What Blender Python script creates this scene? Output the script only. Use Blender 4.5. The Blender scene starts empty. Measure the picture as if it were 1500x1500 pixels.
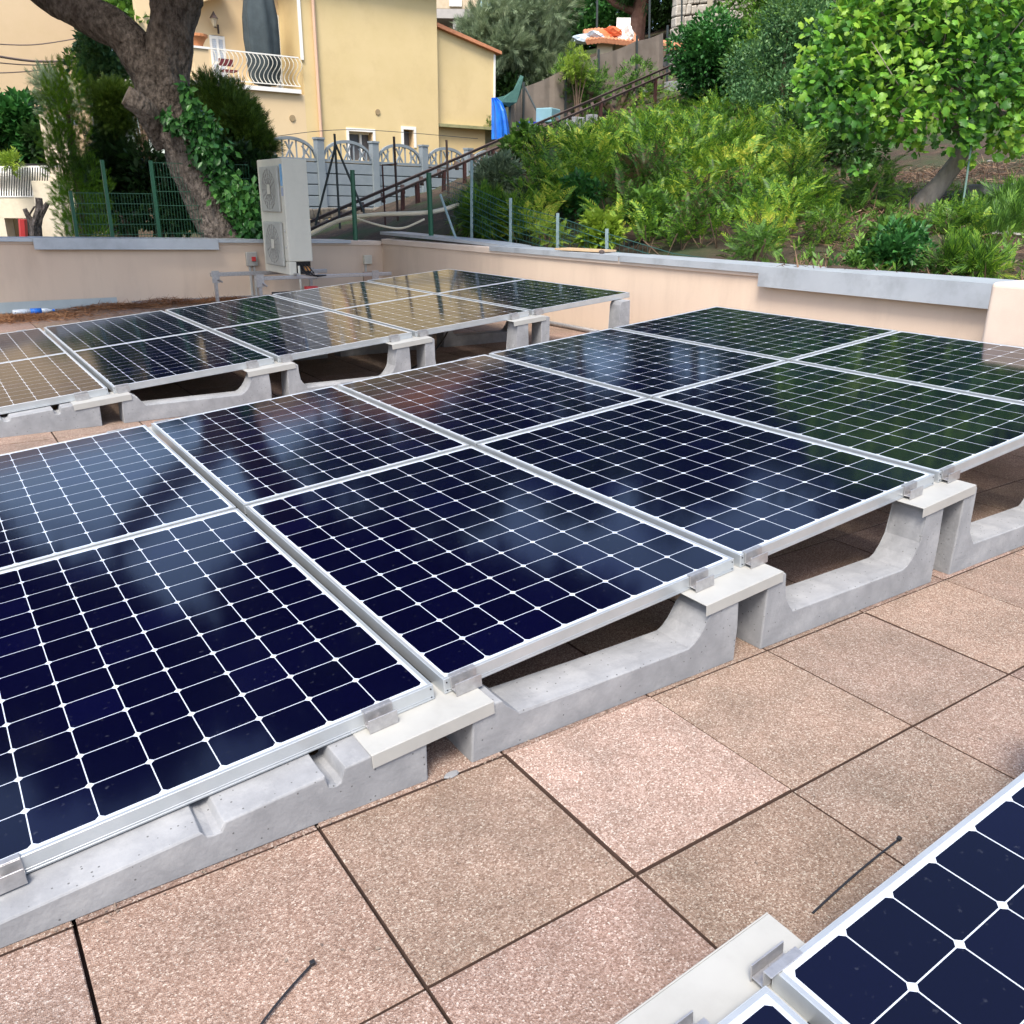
import bpy, math, random
import numpy as np
from mathutils import Vector, Matrix
random.seed(7); RNG = np.random.default_rng(7)
scene = bpy.context.scene
COL = scene.collection
# ------------------------------------------------------------------ camera model
YAW, PIT, ROL, FOC = -0.5986, 0.3449, 0.0110, 1260.14
CP = np.array([-0.5369, -1.0418, 1.3255])
def _basis(a, b, c):
    ca, sa, cb, sb, cc, sc = math.cos(a), math.sin(a), math.cos(b), math.sin(b), math.cos(c), math.sin(c)
    f = np.array([-sa*cb, ca*cb, -sb]); r = np.array([ca, sa, 0.]); u = np.cross(r, f)
    return r*cc+u*sc, -r*sc+u*cc, f
CR, CU, CF = _basis(YAW, PIT, ROL)
FH = np.array([-math.sin(YAW), math.cos(YAW), 0.]); RH = np.array([math.cos(YAW), math.sin(YAW), 0.])
def ray(px, py):
    d = CF + CR*(px-750)/FOC - CU*(py-750)/FOC
    return d/np.linalg.norm(d)
def at(px, py, D):                       # real point seen there at horizontal distance D
    d = ray(px, py); return Vector(CP + d*(D/(d@FH)))
def atx(px, py, x):                      # real point seen there on the vertical plane x
    d = ray(px, py); return Vector(CP + d*((x-CP[0])/d[0]))
def loc(X, D, z):                        # right, forward, height -> world
    p = CP + RH*X + FH*D; return Vector((p[0], p[1], z))
def toloc(v):
    d = np.array(v)-CP; return d@RH, d@FH
cam = bpy.data.cameras.new("camera"); camo = bpy.data.objects.new("camera", cam); COL.objects.link(camo)
cam.sensor_width = 36; cam.sensor_fit = 'HORIZONTAL'; cam.lens = 36*FOC/1500; cam.clip_end = 2000; cam.clip_start = .02
camo.matrix_world = Matrix(((CR[0], CU[0], -CF[0], CP[0]), (CR[1], CU[1], -CF[1], CP[1]), (CR[2], CU[2], -CF[2], CP[2]), (0, 0, 0, 1)))
scene.camera = camo
# ------------------------------------------------------------------ materials
def mat(name, base, rough=.7, base2=None, nscale=3, ndet=4, bump=0, bscale=40, metallic=0, spec=.5, dirt=None, dscale=1.2, damt=.5, stretch=None, bdist=.02):
    m = bpy.data.materials.new(name); m.use_nodes = True; nt = m.node_tree; N = nt.nodes; L = nt.links
    b = N['Principled BSDF']; b.inputs['Roughness'].default_value = rough; b.inputs['Metallic'].default_value = metallic
    b.inputs['Specular IOR Level'].default_value = spec
    b.inputs['Base Color'].default_value = (*base, 1)
    tc = N.new('ShaderNodeTexCoord'); src = tc.outputs['Object']
    if stretch:
        mp = N.new('ShaderNodeMapping'); mp.inputs['Scale'].default_value = stretch; L.new(src, mp.inputs[0]); src = mp.outputs[0]
    col = None
    if base2 is not None:
        n = N.new('ShaderNodeTexNoise'); n.inputs['Scale'].default_value = nscale; n.inputs['Detail'].default_value = ndet; n.inputs['Roughness'].default_value = .65
        L.new(src, n.inputs[0])
        r = N.new('ShaderNodeValToRGB'); r.color_ramp.elements[0].position = .32; r.color_ramp.elements[1].position = .68
        r.color_ramp.elements[0].color = (*base, 1); r.color_ramp.elements[1].color = (*base2, 1)
        L.new(n.outputs[0], r.inputs[0]); col = r.outputs[0]
    if dirt is not None:
        n = N.new('ShaderNodeTexNoise'); n.inputs['Scale'].default_value = dscale; n.inputs['Detail'].default_value = 8; n.inputs['Roughness'].default_value = .7
        L.new(src, n.inputs[0])
        r = N.new('ShaderNodeValToRGB'); r.color_ramp.elements[0].position = .5; r.color_ramp.elements[1].position = .75
        r.color_ramp.elements[0].color = (0, 0, 0, 1); r.color_ramp.elements[1].color = (damt, damt, damt, 1)
        L.new(n.outputs[0], r.inputs[0])
        mx = N.new('ShaderNodeMix'); mx.data_type = 'RGBA'; L.new(r.outputs[0], mx.inputs[0])
        if col: L.new(col, mx.inputs[6])
        else: mx.inputs[6].default_value = (*base, 1)
        mx.inputs[7].default_value = (*dirt, 1); col = mx.outputs[2]
    if col: L.new(col, b.inputs['Base Color'])
    if bump:
        n = N.new('ShaderNodeTexNoise'); n.inputs['Scale'].default_value = bscale; n.inputs['Detail'].default_value = 6
        L.new(src, n.inputs[0]); bp = N.new('ShaderNodeBump'); bp.inputs['Strength'].default_value = bump; bp.inputs['Distance'].default_value = bdist
        L.new(n.outputs[0], bp.inputs['Height']); L.new(bp.outputs[0], b.inputs['Normal'])
    return m
def leafmat(name, c, transl=.35, rough=.5, spec=.35, nscale=.8):
    """c: list of colours, picked leaf by leaf"""
    m = bpy.data.materials.new(name); m.use_nodes = True; nt = m.node_tree; N = nt.nodes; L = nt.links
    b = N['Principled BSDF']; b.inputs['Roughness'].default_value = rough; b.inputs['Specular IOR Level'].default_value = spec
    g = N.new('ShaderNodeNewGeometry'); tc = N.new('ShaderNodeTexCoord')
    n = N.new('ShaderNodeTexNoise'); n.inputs['Scale'].default_value = nscale; n.inputs['Detail'].default_value = 2; L.new(tc.outputs['Object'], n.inputs[0])
    ad = N.new('ShaderNodeMath'); ad.operation = 'MULTIPLY_ADD'; ad.inputs[1].default_value = .55; L.new(g.outputs['Random Per Island'], ad.inputs[0])
    m2 = N.new('ShaderNodeMath'); m2.operation = 'MULTIPLY_ADD'; m2.inputs[1].default_value = 1.7; m2.inputs[2].default_value = -.62; L.new(n.outputs[0], m2.inputs[0])
    L.new(m2.outputs[0], ad.inputs[2])
    r = N.new('ShaderNodeValToRGB'); e = r.color_ramp.elements
    while len(e) < len(c): e.new(.5)
    for i, k in enumerate(c): e[i].position = i/(len(c)-1); e[i].color = (*[min(.6, v*1.22) for v in k], 1)
    L.new(ad.outputs[0], r.inputs[0]); L.new(r.outputs[0], b.inputs['Base Color'])
    t = N.new('ShaderNodeBsdfTranslucent'); L.new(r.outputs[0], t.inputs[0])
    mx = N.new('ShaderNodeMixShader'); mx.inputs[0].default_value = transl
    L.new(b.outputs[0], mx.inputs[1]); L.new(t.outputs[0], mx.inputs[2]); L.new(mx.outputs[0], N['Material Output'].inputs[0])
    return m
# ------------------------------------------------------------------ mesh helpers
class MB:
    def __init__(s): s.v = []; s.f = []
    def add(s, vs, fs):
        o = len(s.v); s.v += [tuple(x) for x in vs]; s.f += [tuple(i+o for i in f) for f in fs]; return s
    def box(s, a, b, M=None):
        x0, y0, z0 = a; x1, y1, z1 = b
        vs = [Vector(p) for p in ((x0,y0,z0),(x1,y0,z0),(x1,y1,z0),(x0,y1,z0),(x0,y0,z1),(x1,y0,z1),(x1,y1,z1),(x0,y1,z1))]
        if M is not None: vs = [M @ p for p in vs]
        return s.add(vs, [(0,3,2,1),(4,5,6,7),(0,1,5,4),(1,2,6,5),(2,3,7,6),(3,0,4,7)])
    def prism(s, poly, y0, y1, M=None):      # polygon in x,z extruded along y
        n = len(poly)
        vs = [Vector((x, y0, z)) for x, z in poly]+[Vector((x, y1, z)) for x, z in poly]
        if M is not None: vs = [M @ p for p in vs]
        return s.add(vs, [tuple(range(n)), tuple(range(2*n-1, n-1, -1))]+[(i, i+n, (i+1) % n+n, (i+1) % n) for i in range(n)])
    def tube(s, pts, rad, n=8, cap=True, jit=0):
        pts = [Vector(p) for p in pts]
        if not hasattr(rad, '__len__'): rad = [rad]*len(pts)
        rings = []; prev = None
        for i, p in enumerate(pts):
            t = (pts[min(i+1, len(pts)-1)]-pts[max(i-1, 0)]).normalized()
            if prev is None: a = t.orthogonal().normalized()
            else: a = (prev - t*prev.dot(t)).normalized()
            prev = a; b = t.cross(a)
            rings.append([p+(a*math.cos(k*2*math.pi/n)+b*math.sin(k*2*math.pi/n))*rad[i]*(1+jit*random.uniform(-1, 1)) for k in range(n)])
        vs = [q for r in rings for q in r]; fs = []
        for i in range(len(pts)-1):
            for k in range(n): fs.append((i*n+k, i*n+(k+1) % n, (i+1)*n+(k+1) % n, (i+1)*n+k))
        if cap: fs += [tuple(range(n-1, -1, -1)), tuple((len(pts)-1)*n+k for k in range(n))]
        return s.add(vs, fs)
    def bar(s, a, b, w, h=None):             # square bar between points
        h = h or w; a = Vector(a); b = Vector(b); t = (b-a).normalized()
        up = Vector((0, 0, 1)) if abs(t.z) < .95 else Vector((0, 1, 0))
        sd = t.cross(up).normalized(); up = sd.cross(t)
        c = []
        for p in (a, b):
            for i, j in ((-1,-1),(1,-1),(1,1),(-1,1)): c.append(p+sd*i*w/2+up*j*h/2)
        return s.add(c, [(0,1,2,3),(7,6,5,4),(0,4,5,1),(1,5,6,2),(2,6,7,3),(3,7,4,0)])
    def lathe(s, c, prof, n=16):
        c = Vector(c); vs = []; fs = []
        for r, z in prof:
            for k in range(n): vs.append(c+Vector((r*math.cos(k*2*math.pi/n), r*math.sin(k*2*math.pi/n), z)))
        for i in range(len(prof)-1):
            for k in range(n): fs.append((i*n+k, i*n+(k+1) % n, (i+1)*n+(k+1) % n, (i+1)*n+k))
        fs += [tuple(range(n-1, -1, -1)), tuple((len(prof)-1)*n+k for k in range(n))]
        return s.add(vs, fs)
    def build(s, name, m, parent=None, bevel=0, smooth=False, seg=2):
        me = bpy.data.meshes.new(name); me.from_pydata(s.v, [], s.f); me.materials.append(m)
        import bmesh
        b = bmesh.new(); b.from_mesh(me); bmesh.ops.recalc_face_normals(b, faces=b.faces); b.to_mesh(me); b.free()
        if smooth: me.polygons.foreach_set('use_smooth', [True]*len(me.polygons))
        o = bpy.data.objects.new(name, me); COL.objects.link(o)
        if parent: o.parent = parent
        if bevel:
            md = o.modifiers.new('bevel', 'BEVEL'); md.width = bevel; md.segments = seg; md.limit_method = 'ANGLE'; md.angle_limit = math.radians(35); md.harden_normals = False
        return o
def tag(o, label, cat, group=None, kind=None):
    if label: o['label'] = label
    if cat: o['category'] = cat
    if group: o['group'] = group
    if kind: o['kind'] = kind
    return o
def thing(name, label, cat, p=(0, 0, 0), rot=0, group=None):
    o = bpy.data.objects.new(name, None); COL.objects.link(o); o.location = p; o.rotation_euler = (0, 0, rot); o.empty_display_size = .1
    return tag(o, label, cat, group)
def dup(root, label=None, p=None):
    r = root.copy(); COL.objects.link(r)
    if label: r['label'] = label
    if p is not None: r.location = p
    for ch in list(root.children):
        c = ch.copy(); COL.objects.link(c); c.parent = r
        for g in list(ch.children):
            d = g.copy(); COL.objects.link(d); d.parent = c
    return r
# ------------------------------------------------------------------ foliage helpers
def npmesh(name, V, F, m, parent=None, smooth=False):
    me = bpy.data.meshes.new(name); nv, nf, k = len(V), len(F), F.shape[1]
    me.vertices.add(nv); me.vertices.foreach_set('co', V.astype(np.float32).ravel())
    me.loops.add(nf*k); me.loops.foreach_set('vertex_index', F.astype(np.int32).ravel())
    me.polygons.add(nf); me.polygons.foreach_set('loop_start', (np.arange(nf)*k).astype(np.int32))
    try: me.polygons.foreach_set('loop_total', np.full(nf, k, np.int32))
    except Exception: pass
    me.update(calc_edges=True); me.validate(); me.materials.append(m)
    o = bpy.data.objects.new(name, me); COL.objects.link(o)
    if parent: o.parent = parent
    return o
T_LEAF = (np.array([[0,0,0],[.5,.28,.10],[1,0,-.06],[.5,-.28,.10]]), np.array([[0,1,2],[0,2,3]]))
T_NEEDLE = (np.array([[0,.035,0],[0,-.035,0],[1,0,0]]), np.array([[0,1,2]]))
def _fig():
    a = [(0,0),(-.02,.26),(.16,.43),(.34,.42),(.42,.30),(.60,.42),(.76,.36),(.74,.20),(.90,.16),(1.0,0),(.90,-.16),(.74,-.20),(.76,-.36),(.60,-.42),(.42,-.30),(.34,-.42),(.16,-.43),(-.02,-.26)]
    v = [[.36,0,.09]]+[[x, y, -.10*abs(y)-.08*x*x] for x, y in a]
    n = len(a); return np.array(v), np.array([[0, i+1, (i+1) % n+1] for i in range(n)])
T_FIG = _fig()
def _frond(np_=11, droop=.45, w=.23):
    v = []; f = []
    def P(t): return np.array([t*(1-.12*t), 0, .22*t-droop*t*t])
    for i in range(np_):
        t = .16+.84*i/(np_-1); p = P(t); L = w*(1.15-t)**.6*min(1, t*3.2)
        for s in (1, -1):
            o = len(v); d = np.array([.45, s, -.22]); d /= np.linalg.norm(d); h = .034*np.array([1., 0, 0.])
            v += [p-h*.6, p+d*L*.5+h*1.0, p+d*L, p+d*L*.45-h*1.0]; f += [[o, o+1, o+2], [o, o+2, o+3]]
    ts = np.linspace(0, 1, 5)
    for i in range(4):
        o = len(v); a, b = P(ts[i]), P(ts[i+1]); q = np.array([0, .008, 0]); v += [a-q, a+q, b+q, b-q]; f += [[o, o+1, o+2], [o, o+2, o+3]]
    return np.array(v), np.array(f)
T_FROND = _frond()
def T_spray(n=9, L=1., w=.05, spread=.5):    # a tuft of needles / twigs leaves along a shoot
    v = []; f = []
    for i in range(n):
        t = i/(n-1); a = i*2.4; p = np.array([t*.6, 0, 0]); d = np.array([.8, spread*math.cos(a), spread*math.sin(a)]); d /= np.linalg.norm(d)
        q = np.cross(d, [0, 0, 1]); q /= np.linalg.norm(q); l = .5*(1-.35*t); o = len(v)
        v += [p, p+d*l*.5+q*w, p+d*l, p+d*l*.5-q*w]; f += [[o, o+1, o+2], [o, o+2, o+3]]
    return np.array(v), np.array(f)
T_SPRAY = T_spray(); T_FEATHER = T_spray(12, 1, .022, .28)
def scatter(name, tmpl, P, Dn, size, m, parent=None, jit=.6, sj=.35, rng=RNG, up=None):
    """instances of a template merged into one mesh; x axis of each follows Dn (+ jitter)"""
    tv, tf = tmpl; n = len(P); D = Dn + rng.normal(0, jit, (n, 3)); D /= np.linalg.norm(D, axis=1)[:, None]+1e-9
    U = rng.normal(0, .45, (n, 3)) + (np.array([0, 0, 1.]) if up is None else up)
    Y = np.cross(U, D); Y /= np.linalg.norm(Y, axis=1)[:, None]+1e-9; Z = np.cross(D, Y)
    S = size*(1+rng.uniform(-sj, sj, n))
    V = P[:, None, :]+S[:, None, None]*(tv[None, :, 0, None]*D[:, None, :]+tv[None, :, 1, None]*Y[:, None, :]+tv[None, :, 2, None]*Z[:, None, :])
    F = tf[None]+(np.arange(n)*len(tv))[:, None, None]
    return npmesh(name, V.reshape(-1, 3), F.reshape(-1, 3), m, parent)
def blob(c, r, n, rng=RNG, shell=.55):
    d = rng.normal(0, 1, (n, 3)); d /= np.linalg.norm(d, axis=1)[:, None]
    q = rng.uniform(shell**3, 1, n)**(1/3)
    return np.array(c)+d*q[:, None]*np.array(r), d
def crown(blobs, dens, rng=RNG, shell=.45):
    """blobs: list of (centre, (rx,ry,rz)); returns points and outward directions"""
    P = []; D = []
    for c, r in blobs:
        r = np.array(r if hasattr(r, '__len__') else (r, r, r)); n = int(dens*(r.prod()**(2/3)))+6
        p, d = blob(c, r, n, rng, shell); P.append(p); D.append(d)
    return np.concatenate(P), np.concatenate(D)
def subblobs(c, r, k, rs, rng=RNG, shell=.6):
    """k small lumps over the surface of an ellipsoid: an uneven crown"""
    p, _ = blob(c, r, k, rng, shell)
    return [(q, rs*rng.uniform(.6, 1.35)) for q in p]
# ------------------------------------------------------------------ materials used
M = {}
M['alu'] = mat('anodised_aluminium', (.44, .465, .475), .34, (.52, .54, .55), 6, bump=.03, bscale=60, metallic=.55)
M['alu_raw'] = mat('raw_aluminium', (.50, .49, .49), .38, (.38, .37, .37), 40, metallic=.7, bump=.08, bscale=120)
M['zinc'] = mat('painted_zinc', (.42, .45, .485), .45, (.49, .52, .55), 2.2, metallic=.35, dirt=(.30, .315, .33), dscale=3.5, damt=.7, bump=.06, bscale=7)
M['plate'] = mat('white_plate', (.37, .365, .34), .4, (.33, .325, .305), 5, dirt=(.26, .25, .225), dscale=9, damt=.35)
M['concrete'] = mat('cast_concrete', (.19, .193, .20), .9, (.285, .288, .295), 7, 11, bump=.22, bscale=85, dirt=(.34, .34, .34), dscale=9, damt=.8, bdist=.006)
def add_pits(m, col, sc=70, th=.16):
    nt = m.node_tree; N = nt.nodes; L = nt.links; b = N['Principled BSDF']; src = b.inputs['Base Color'].links[0].from_socket
    tc = N.new('ShaderNodeTexCoord'); v = N.new('ShaderNodeTexVoronoi'); v.inputs['Scale'].default_value = sc; L.new(tc.outputs['Object'], v.inputs[0])
    lt = N.new('ShaderNodeMath'); lt.operation = 'LESS_THAN'; lt.inputs[1].default_value = th; L.new(v.outputs['Distance'], lt.inputs[0])
    sp = N.new('ShaderNodeSeparateColor'); L.new(v.outputs['Color'], sp.inputs[0]); l2 = N.new('ShaderNodeMath'); l2.operation = 'LESS_THAN'; l2.inputs[1].default_value = .22; L.new(sp.outputs[0], l2.inputs[0])
    mu = N.new('ShaderNodeMath'); mu.operation = 'MULTIPLY'; L.new(lt.outputs[0], mu.inputs[0]); L.new(l2.outputs[0], mu.inputs[1])
    mx = N.new('ShaderNodeMix'); mx.data_type = 'RGBA'; L.new(mu.outputs[0], mx.inputs[0]); L.new(src, mx.inputs[6]); mx.inputs[7].default_value = (*col, 1); L.new(mx.outputs[2], b.inputs['Base Color'])
add_pits(M['concrete'], (.10, .10, .10))
M['stucco'] = mat('pink_stucco', (.66, .52, .40), .92, (.62, .48, .37), 1.6, bump=.15, bscale=160, dirt=(.48, .365, .28), dscale=2.2, damt=.55, stretch=(1, 1, .22))
M['stucco_band'] = mat('pale_stucco_band', (.68, .56, .46), .9, (.61, .49, .40), 2.5, bump=.1, bscale=120)
M['white_metal'] = mat('white_enamel', (.60, .575, .49), .45, (.55, .53, .45), 3, dirt=(.36, .36, .32), dscale=5, damt=.25)
M['grey_plastic'] = mat('grey_plastic', (.47, .47, .45), .5)
M['dark'] = mat('dark_plastic', (.012, .012, .014), .55)
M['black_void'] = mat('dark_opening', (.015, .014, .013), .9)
M['red'] = mat('red_paint', (.45, .03, .03), .5)
M['blue'] = mat('blue_tarp', (.01, .12, .55), .45, (.02, .2, .72), 3, bump=.3, bscale=4)
def panel_material():
    m = bpy.data.materials.new('solar_glass'); m.use_nodes = True; nt = m.node_tree; N = nt.nodes; L = nt.links; b = N['Principled BSDF']
    tc = N.new('ShaderNodeTexCoord'); sp = N.new('ShaderNodeSeparateXYZ'); L.new(tc.outputs['Object'], sp.inputs[0])
    def mth(op, a, bb=None, c=None):
        n = N.new('ShaderNodeMath'); n.operation = op
        for i, v in enumerate((a, bb, c)):
            if v is None: continue
            if isinstance(v, (int, float)): n.inputs[i].default_value = v
            else: L.new(v, n.inputs[i])
        return n.outputs[0]
    px, py = 1.012/8, 1.519/12
    u = mth('DIVIDE', mth('SUBTRACT', sp.outputs[0], .017), px); v = mth('DIVIDE', mth('SUBTRACT', sp.outputs[1], .020), py)
    cu = mth('ABSOLUTE', mth('SUBTRACT', mth('FRACT', u), .5)); cv = mth('ABSOLUTE', mth('SUBTRACT', mth('FRACT', v), .5))
    line = mth('GREATER_THAN', mth('MAXIMUM', cu, cv), .4900)
    dia = mth('GREATER_THAN', mth('ADD', cu, cv), .912)
    out = mth('MAXIMUM', mth('GREATER_THAN', mth('ABSOLUTE', mth('SUBTRACT', u, 4)), 4.0), mth('GREATER_THAN', mth('ABSOLUTE', mth('SUBTRACT', v, 6)), 6.0))
    mask = mth('MAXIMUM', mth('MAXIMUM', line, dia), out)
    cmb = N.new('ShaderNodeCombineXYZ'); L.new(mth('FLOOR', u), cmb.inputs[0]); L.new(mth('FLOOR', v), cmb.inputs[1])
    oi = N.new('ShaderNodeObjectInfo'); L.new(oi.outputs['Random'], cmb.inputs[2])
    wn = N.new('ShaderNodeTexWhiteNoise'); L.new(cmb.outputs[0], wn.inputs[0])
    rp = N.new('ShaderNodeValToRGB'); e = rp.color_ramp.elements; e[0].color = (.0010, .0011, .009, 1); e[1].color = (.0016, .0018, .017, 1); e.new(.8).color = (.0012, .0013, .012, 1)
    L.new(wn.outputs[0], rp.inputs[0])
    mx = N.new('ShaderNodeMix'); mx.data_type = 'RGBA'; L.new(mask, mx.inputs[0]); L.new(rp.outputs[0], mx.inputs[6]); mx.inputs[7].default_value = (.50, .54, .60, 1)
    # dust and dried drops
    nz = N.new('ShaderNodeTexNoise'); nz.inputs['Scale'].default_value = 55; nz.inputs['Detail'].default_value = 5; L.new(tc.outputs['Object'], nz.inputs[0])
    r2 = N.new('ShaderNodeValToRGB'); r2.color_ramp.elements[0].position = .66; r2.color_ramp.elements[1].position = .8; r2.color_ramp.elements[0].color = (0, 0, 0, 1); r2.color_ramp.elements[1].color = (.10, .10, .10, 1)
    L.new(nz.outputs[0], r2.inputs[0])
    m2 = N.new('ShaderNodeMix'); m2.data_type = 'RGBA'; L.new(r2.outputs[0], m2.inputs[0]); L.new(mx.outputs[2], m2.inputs[6]); m2.inputs[7].default_value = (.3, .32, .36, 1)
    L.new(m2.outputs[2], b.inputs['Base Color'])
    b.inputs['Roughness'].default_value = .5; b.inputs['Specular IOR Level'].default_value = 0
    b.inputs['Coat Weight'].default_value = 1; b.inputs['Coat Roughness'].default_value = .085; b.inputs['Coat IOR'].default_value = 1.41
    n3 = N.new('ShaderNodeTexNoise'); n3.inputs['Scale'].default_value = 3.5; n3.inputs['Detail'].default_value = 3; L.new(tc.outputs['Object'], n3.inputs[0])
    mr = N.new('ShaderNodeMapRange'); mr.inputs[3].default_value = .06; mr.inputs[4].default_value = .12; L.new(n3.outputs[0], mr.inputs[0]); L.new(mr.outputs[0], b.inputs['Coat Roughness'])
    bp = N.new('ShaderNodeBump'); bp.inputs['Strength'].default_value = .06; bp.inputs['Distance'].default_value = .004; L.new(n3.outputs[0], bp.inputs['Height']); L.new(bp.outputs[0], b.inputs['Coat Normal'])
    return m
M['glass'] = panel_material()
def paver_material():
    m = bpy.data.materials.new('exposed_aggregate'); m.use_nodes = True; nt = m.node_tree; N = nt.nodes; L = nt.links; b = N['Principled BSDF']; b.inputs['Roughness'].default_value = .88
    b.inputs['Specular IOR Level'].default_value = .3
    tc = N.new('ShaderNodeTexCoord')
    vo = N.new('ShaderNodeTexVoronoi'); vo.inputs['Scale'].default_value = 310; vo.inputs['Randomness'].default_value = 1; L.new(tc.outputs['Object'], vo.inputs[0])
    sep = N.new('ShaderNodeSeparateColor'); L.new(vo.outputs['Color'], sep.inputs[0])
    rp = N.new('ShaderNodeValToRGB'); e = rp.color_ramp.elements
    cols = [(0, (.17, .11, .085)), (.18, (.225, .15, .115)), (.45, (.28, .195, .155)), (.7, (.335, .245, .20)), (.88, (.40, .31, .26)), (1, (.53, .46, .40))]
    while len(e) < len(cols): e.new(.5)
    for i, (p, c) in enumerate(cols): e[i].position = p; e[i].color = (*c, 1)
    L.new(sep.outputs[0], rp.inputs[0])
    g = N.new('ShaderNodeNewGeometry')
    n = N.new('ShaderNodeTexNoise'); n.inputs['Scale'].default_value = 4; n.inputs['Detail'].default_value = 6; n.inputs['Roughness'].default_value = .7; L.new(tc.outputs['Object'], n.inputs[0])
    r2 = N.new('ShaderNodeValToRGB'); r2.color_ramp.elements[0].position = .3; r2.color_ramp.elements[1].position = .72; r2.color_ramp.elements[0].color = (.61, .62, .60, 1); r2.color_ramp.elements[1].color = (.98, .96, .94, 1)
    L.new(n.outputs[0], r2.inputs[0])
    mu = N.new('ShaderNodeMix'); mu.data_type = 'RGBA'; mu.blend_type = 'MULTIPLY'; mu.inputs[0].default_value = 1; L.new(rp.outputs[0], mu.inputs[6]); L.new(r2.outputs[0], mu.inputs[7])
    at_ = N.new('ShaderNodeAttribute'); at_.attribute_name = 'tone'
    m3 = N.new('ShaderNodeMix'); m3.data_type = 'RGBA'; m3.blend_type = 'MULTIPLY'; m3.inputs[0].default_value = 1; L.new(mu.outputs[2], m3.inputs[6]); L.new(at_.outputs['Color'], m3.inputs[7])
    L.new(m3.outputs[2], b.inputs['Base Color'])
    bp = N.new('ShaderNodeBump'); bp.inputs['Strength'].default_value = .6; bp.inputs['Distance'].default_value = .003; L.new(vo.outputs['Distance'], bp.inputs['Height']); L.new(bp.outputs[0], b.inputs['Normal'])
    return m
M['paver'] = paver_material()
# ------------------------------------------------------------------ terrace floor
XW, YW = 5.55, 11.5
base = MB().box((-9, -9, -.30), (5.9, 11.9, -.035)); tag(base.build('terrace_slab', mat('joint_dirt', (.06, .032, .022), .95, (.09, .05, .035), 20)), None, None, kind='structure')
def paving():
    V = []; F = []; tone = []
    def one(i, j, t, dz=0., rx=0., ry=0.):
        g = .0031; gx_ = .0037; ch = .002; x0, x1, y0, y1 = i*.5+gx_, (i+1)*.5-gx_, j*.5+g, (j+1)*.5-g
        x1 = min(x1, XW); y1 = min(y1, YW); cx, cy = (x0+x1)/2, (y0+y1)/2; o = len(V)
        def P(x, y, z): return (x, y, z+dz+rx*(x-cx)+ry*(y-cy))
        V.extend([P(x0, y0, -.034), P(x1, y0, -.034), P(x1, y1, -.034), P(x0, y1, -.034), P(x0, y0, -ch), P(x1, y0, -ch), P(x1, y1, -ch), P(x0, y1, -ch),
                  P(x0+ch, y0+ch, 0), P(x1-ch, y0+ch, 0), P(x1-ch, y1-ch, 0), P(x0+ch, y1-ch, 0)])
        for a in (0, 4):
            for k in range(4): F.append((o+a+k, o+a+(k+1) % 4, o+a+4+(k+1) % 4, o+a+4+k))
        F.append((o+8, o+9, o+10, o+11)); tone.extend([t]*12)
    rr = random.Random(3)
    for i in range(-12, 12):
        for j in range(-10, 23):
            k = rr.uniform(.86, 1.12); t = (k, k*rr.uniform(.95, 1.0), k*rr.uniform(.92, 1.0), 1)
            dz = rr.uniform(-.0012, .0008)
            if (i, j) == (1, 0): t = (1.38, 1.36, 1.38, 1); dz = .004
            if (i, j) == (2, -1): t = (.98, 1.0, .98, 1)
            if i*.5 >= XW or j*.5 >= YW: continue
            one(i, j, t, dz, rr.uniform(-.002, .002), rr.uniform(-.002, .002))
    me = bpy.data.meshes.new('paving'); me.from_pydata(V, [], F); me.materials.append(M['paver'])
    ca = me.color_attributes.new('tone', 'FLOAT_COLOR', 'POINT'); ca.data.foreach_set('color', np.array(tone, np.float32).ravel())
    me.materials.append(bpy.data.materials['joint_dirt']); me.polygons.foreach_set('material_index', [1 if (i % 9) < 4 else 0 for i in range(len(me.polygons))])
    o = bpy.data.objects.new('paving', me); COL.objects.link(o); tag(o, None, None, kind='structure')
paving()
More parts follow.
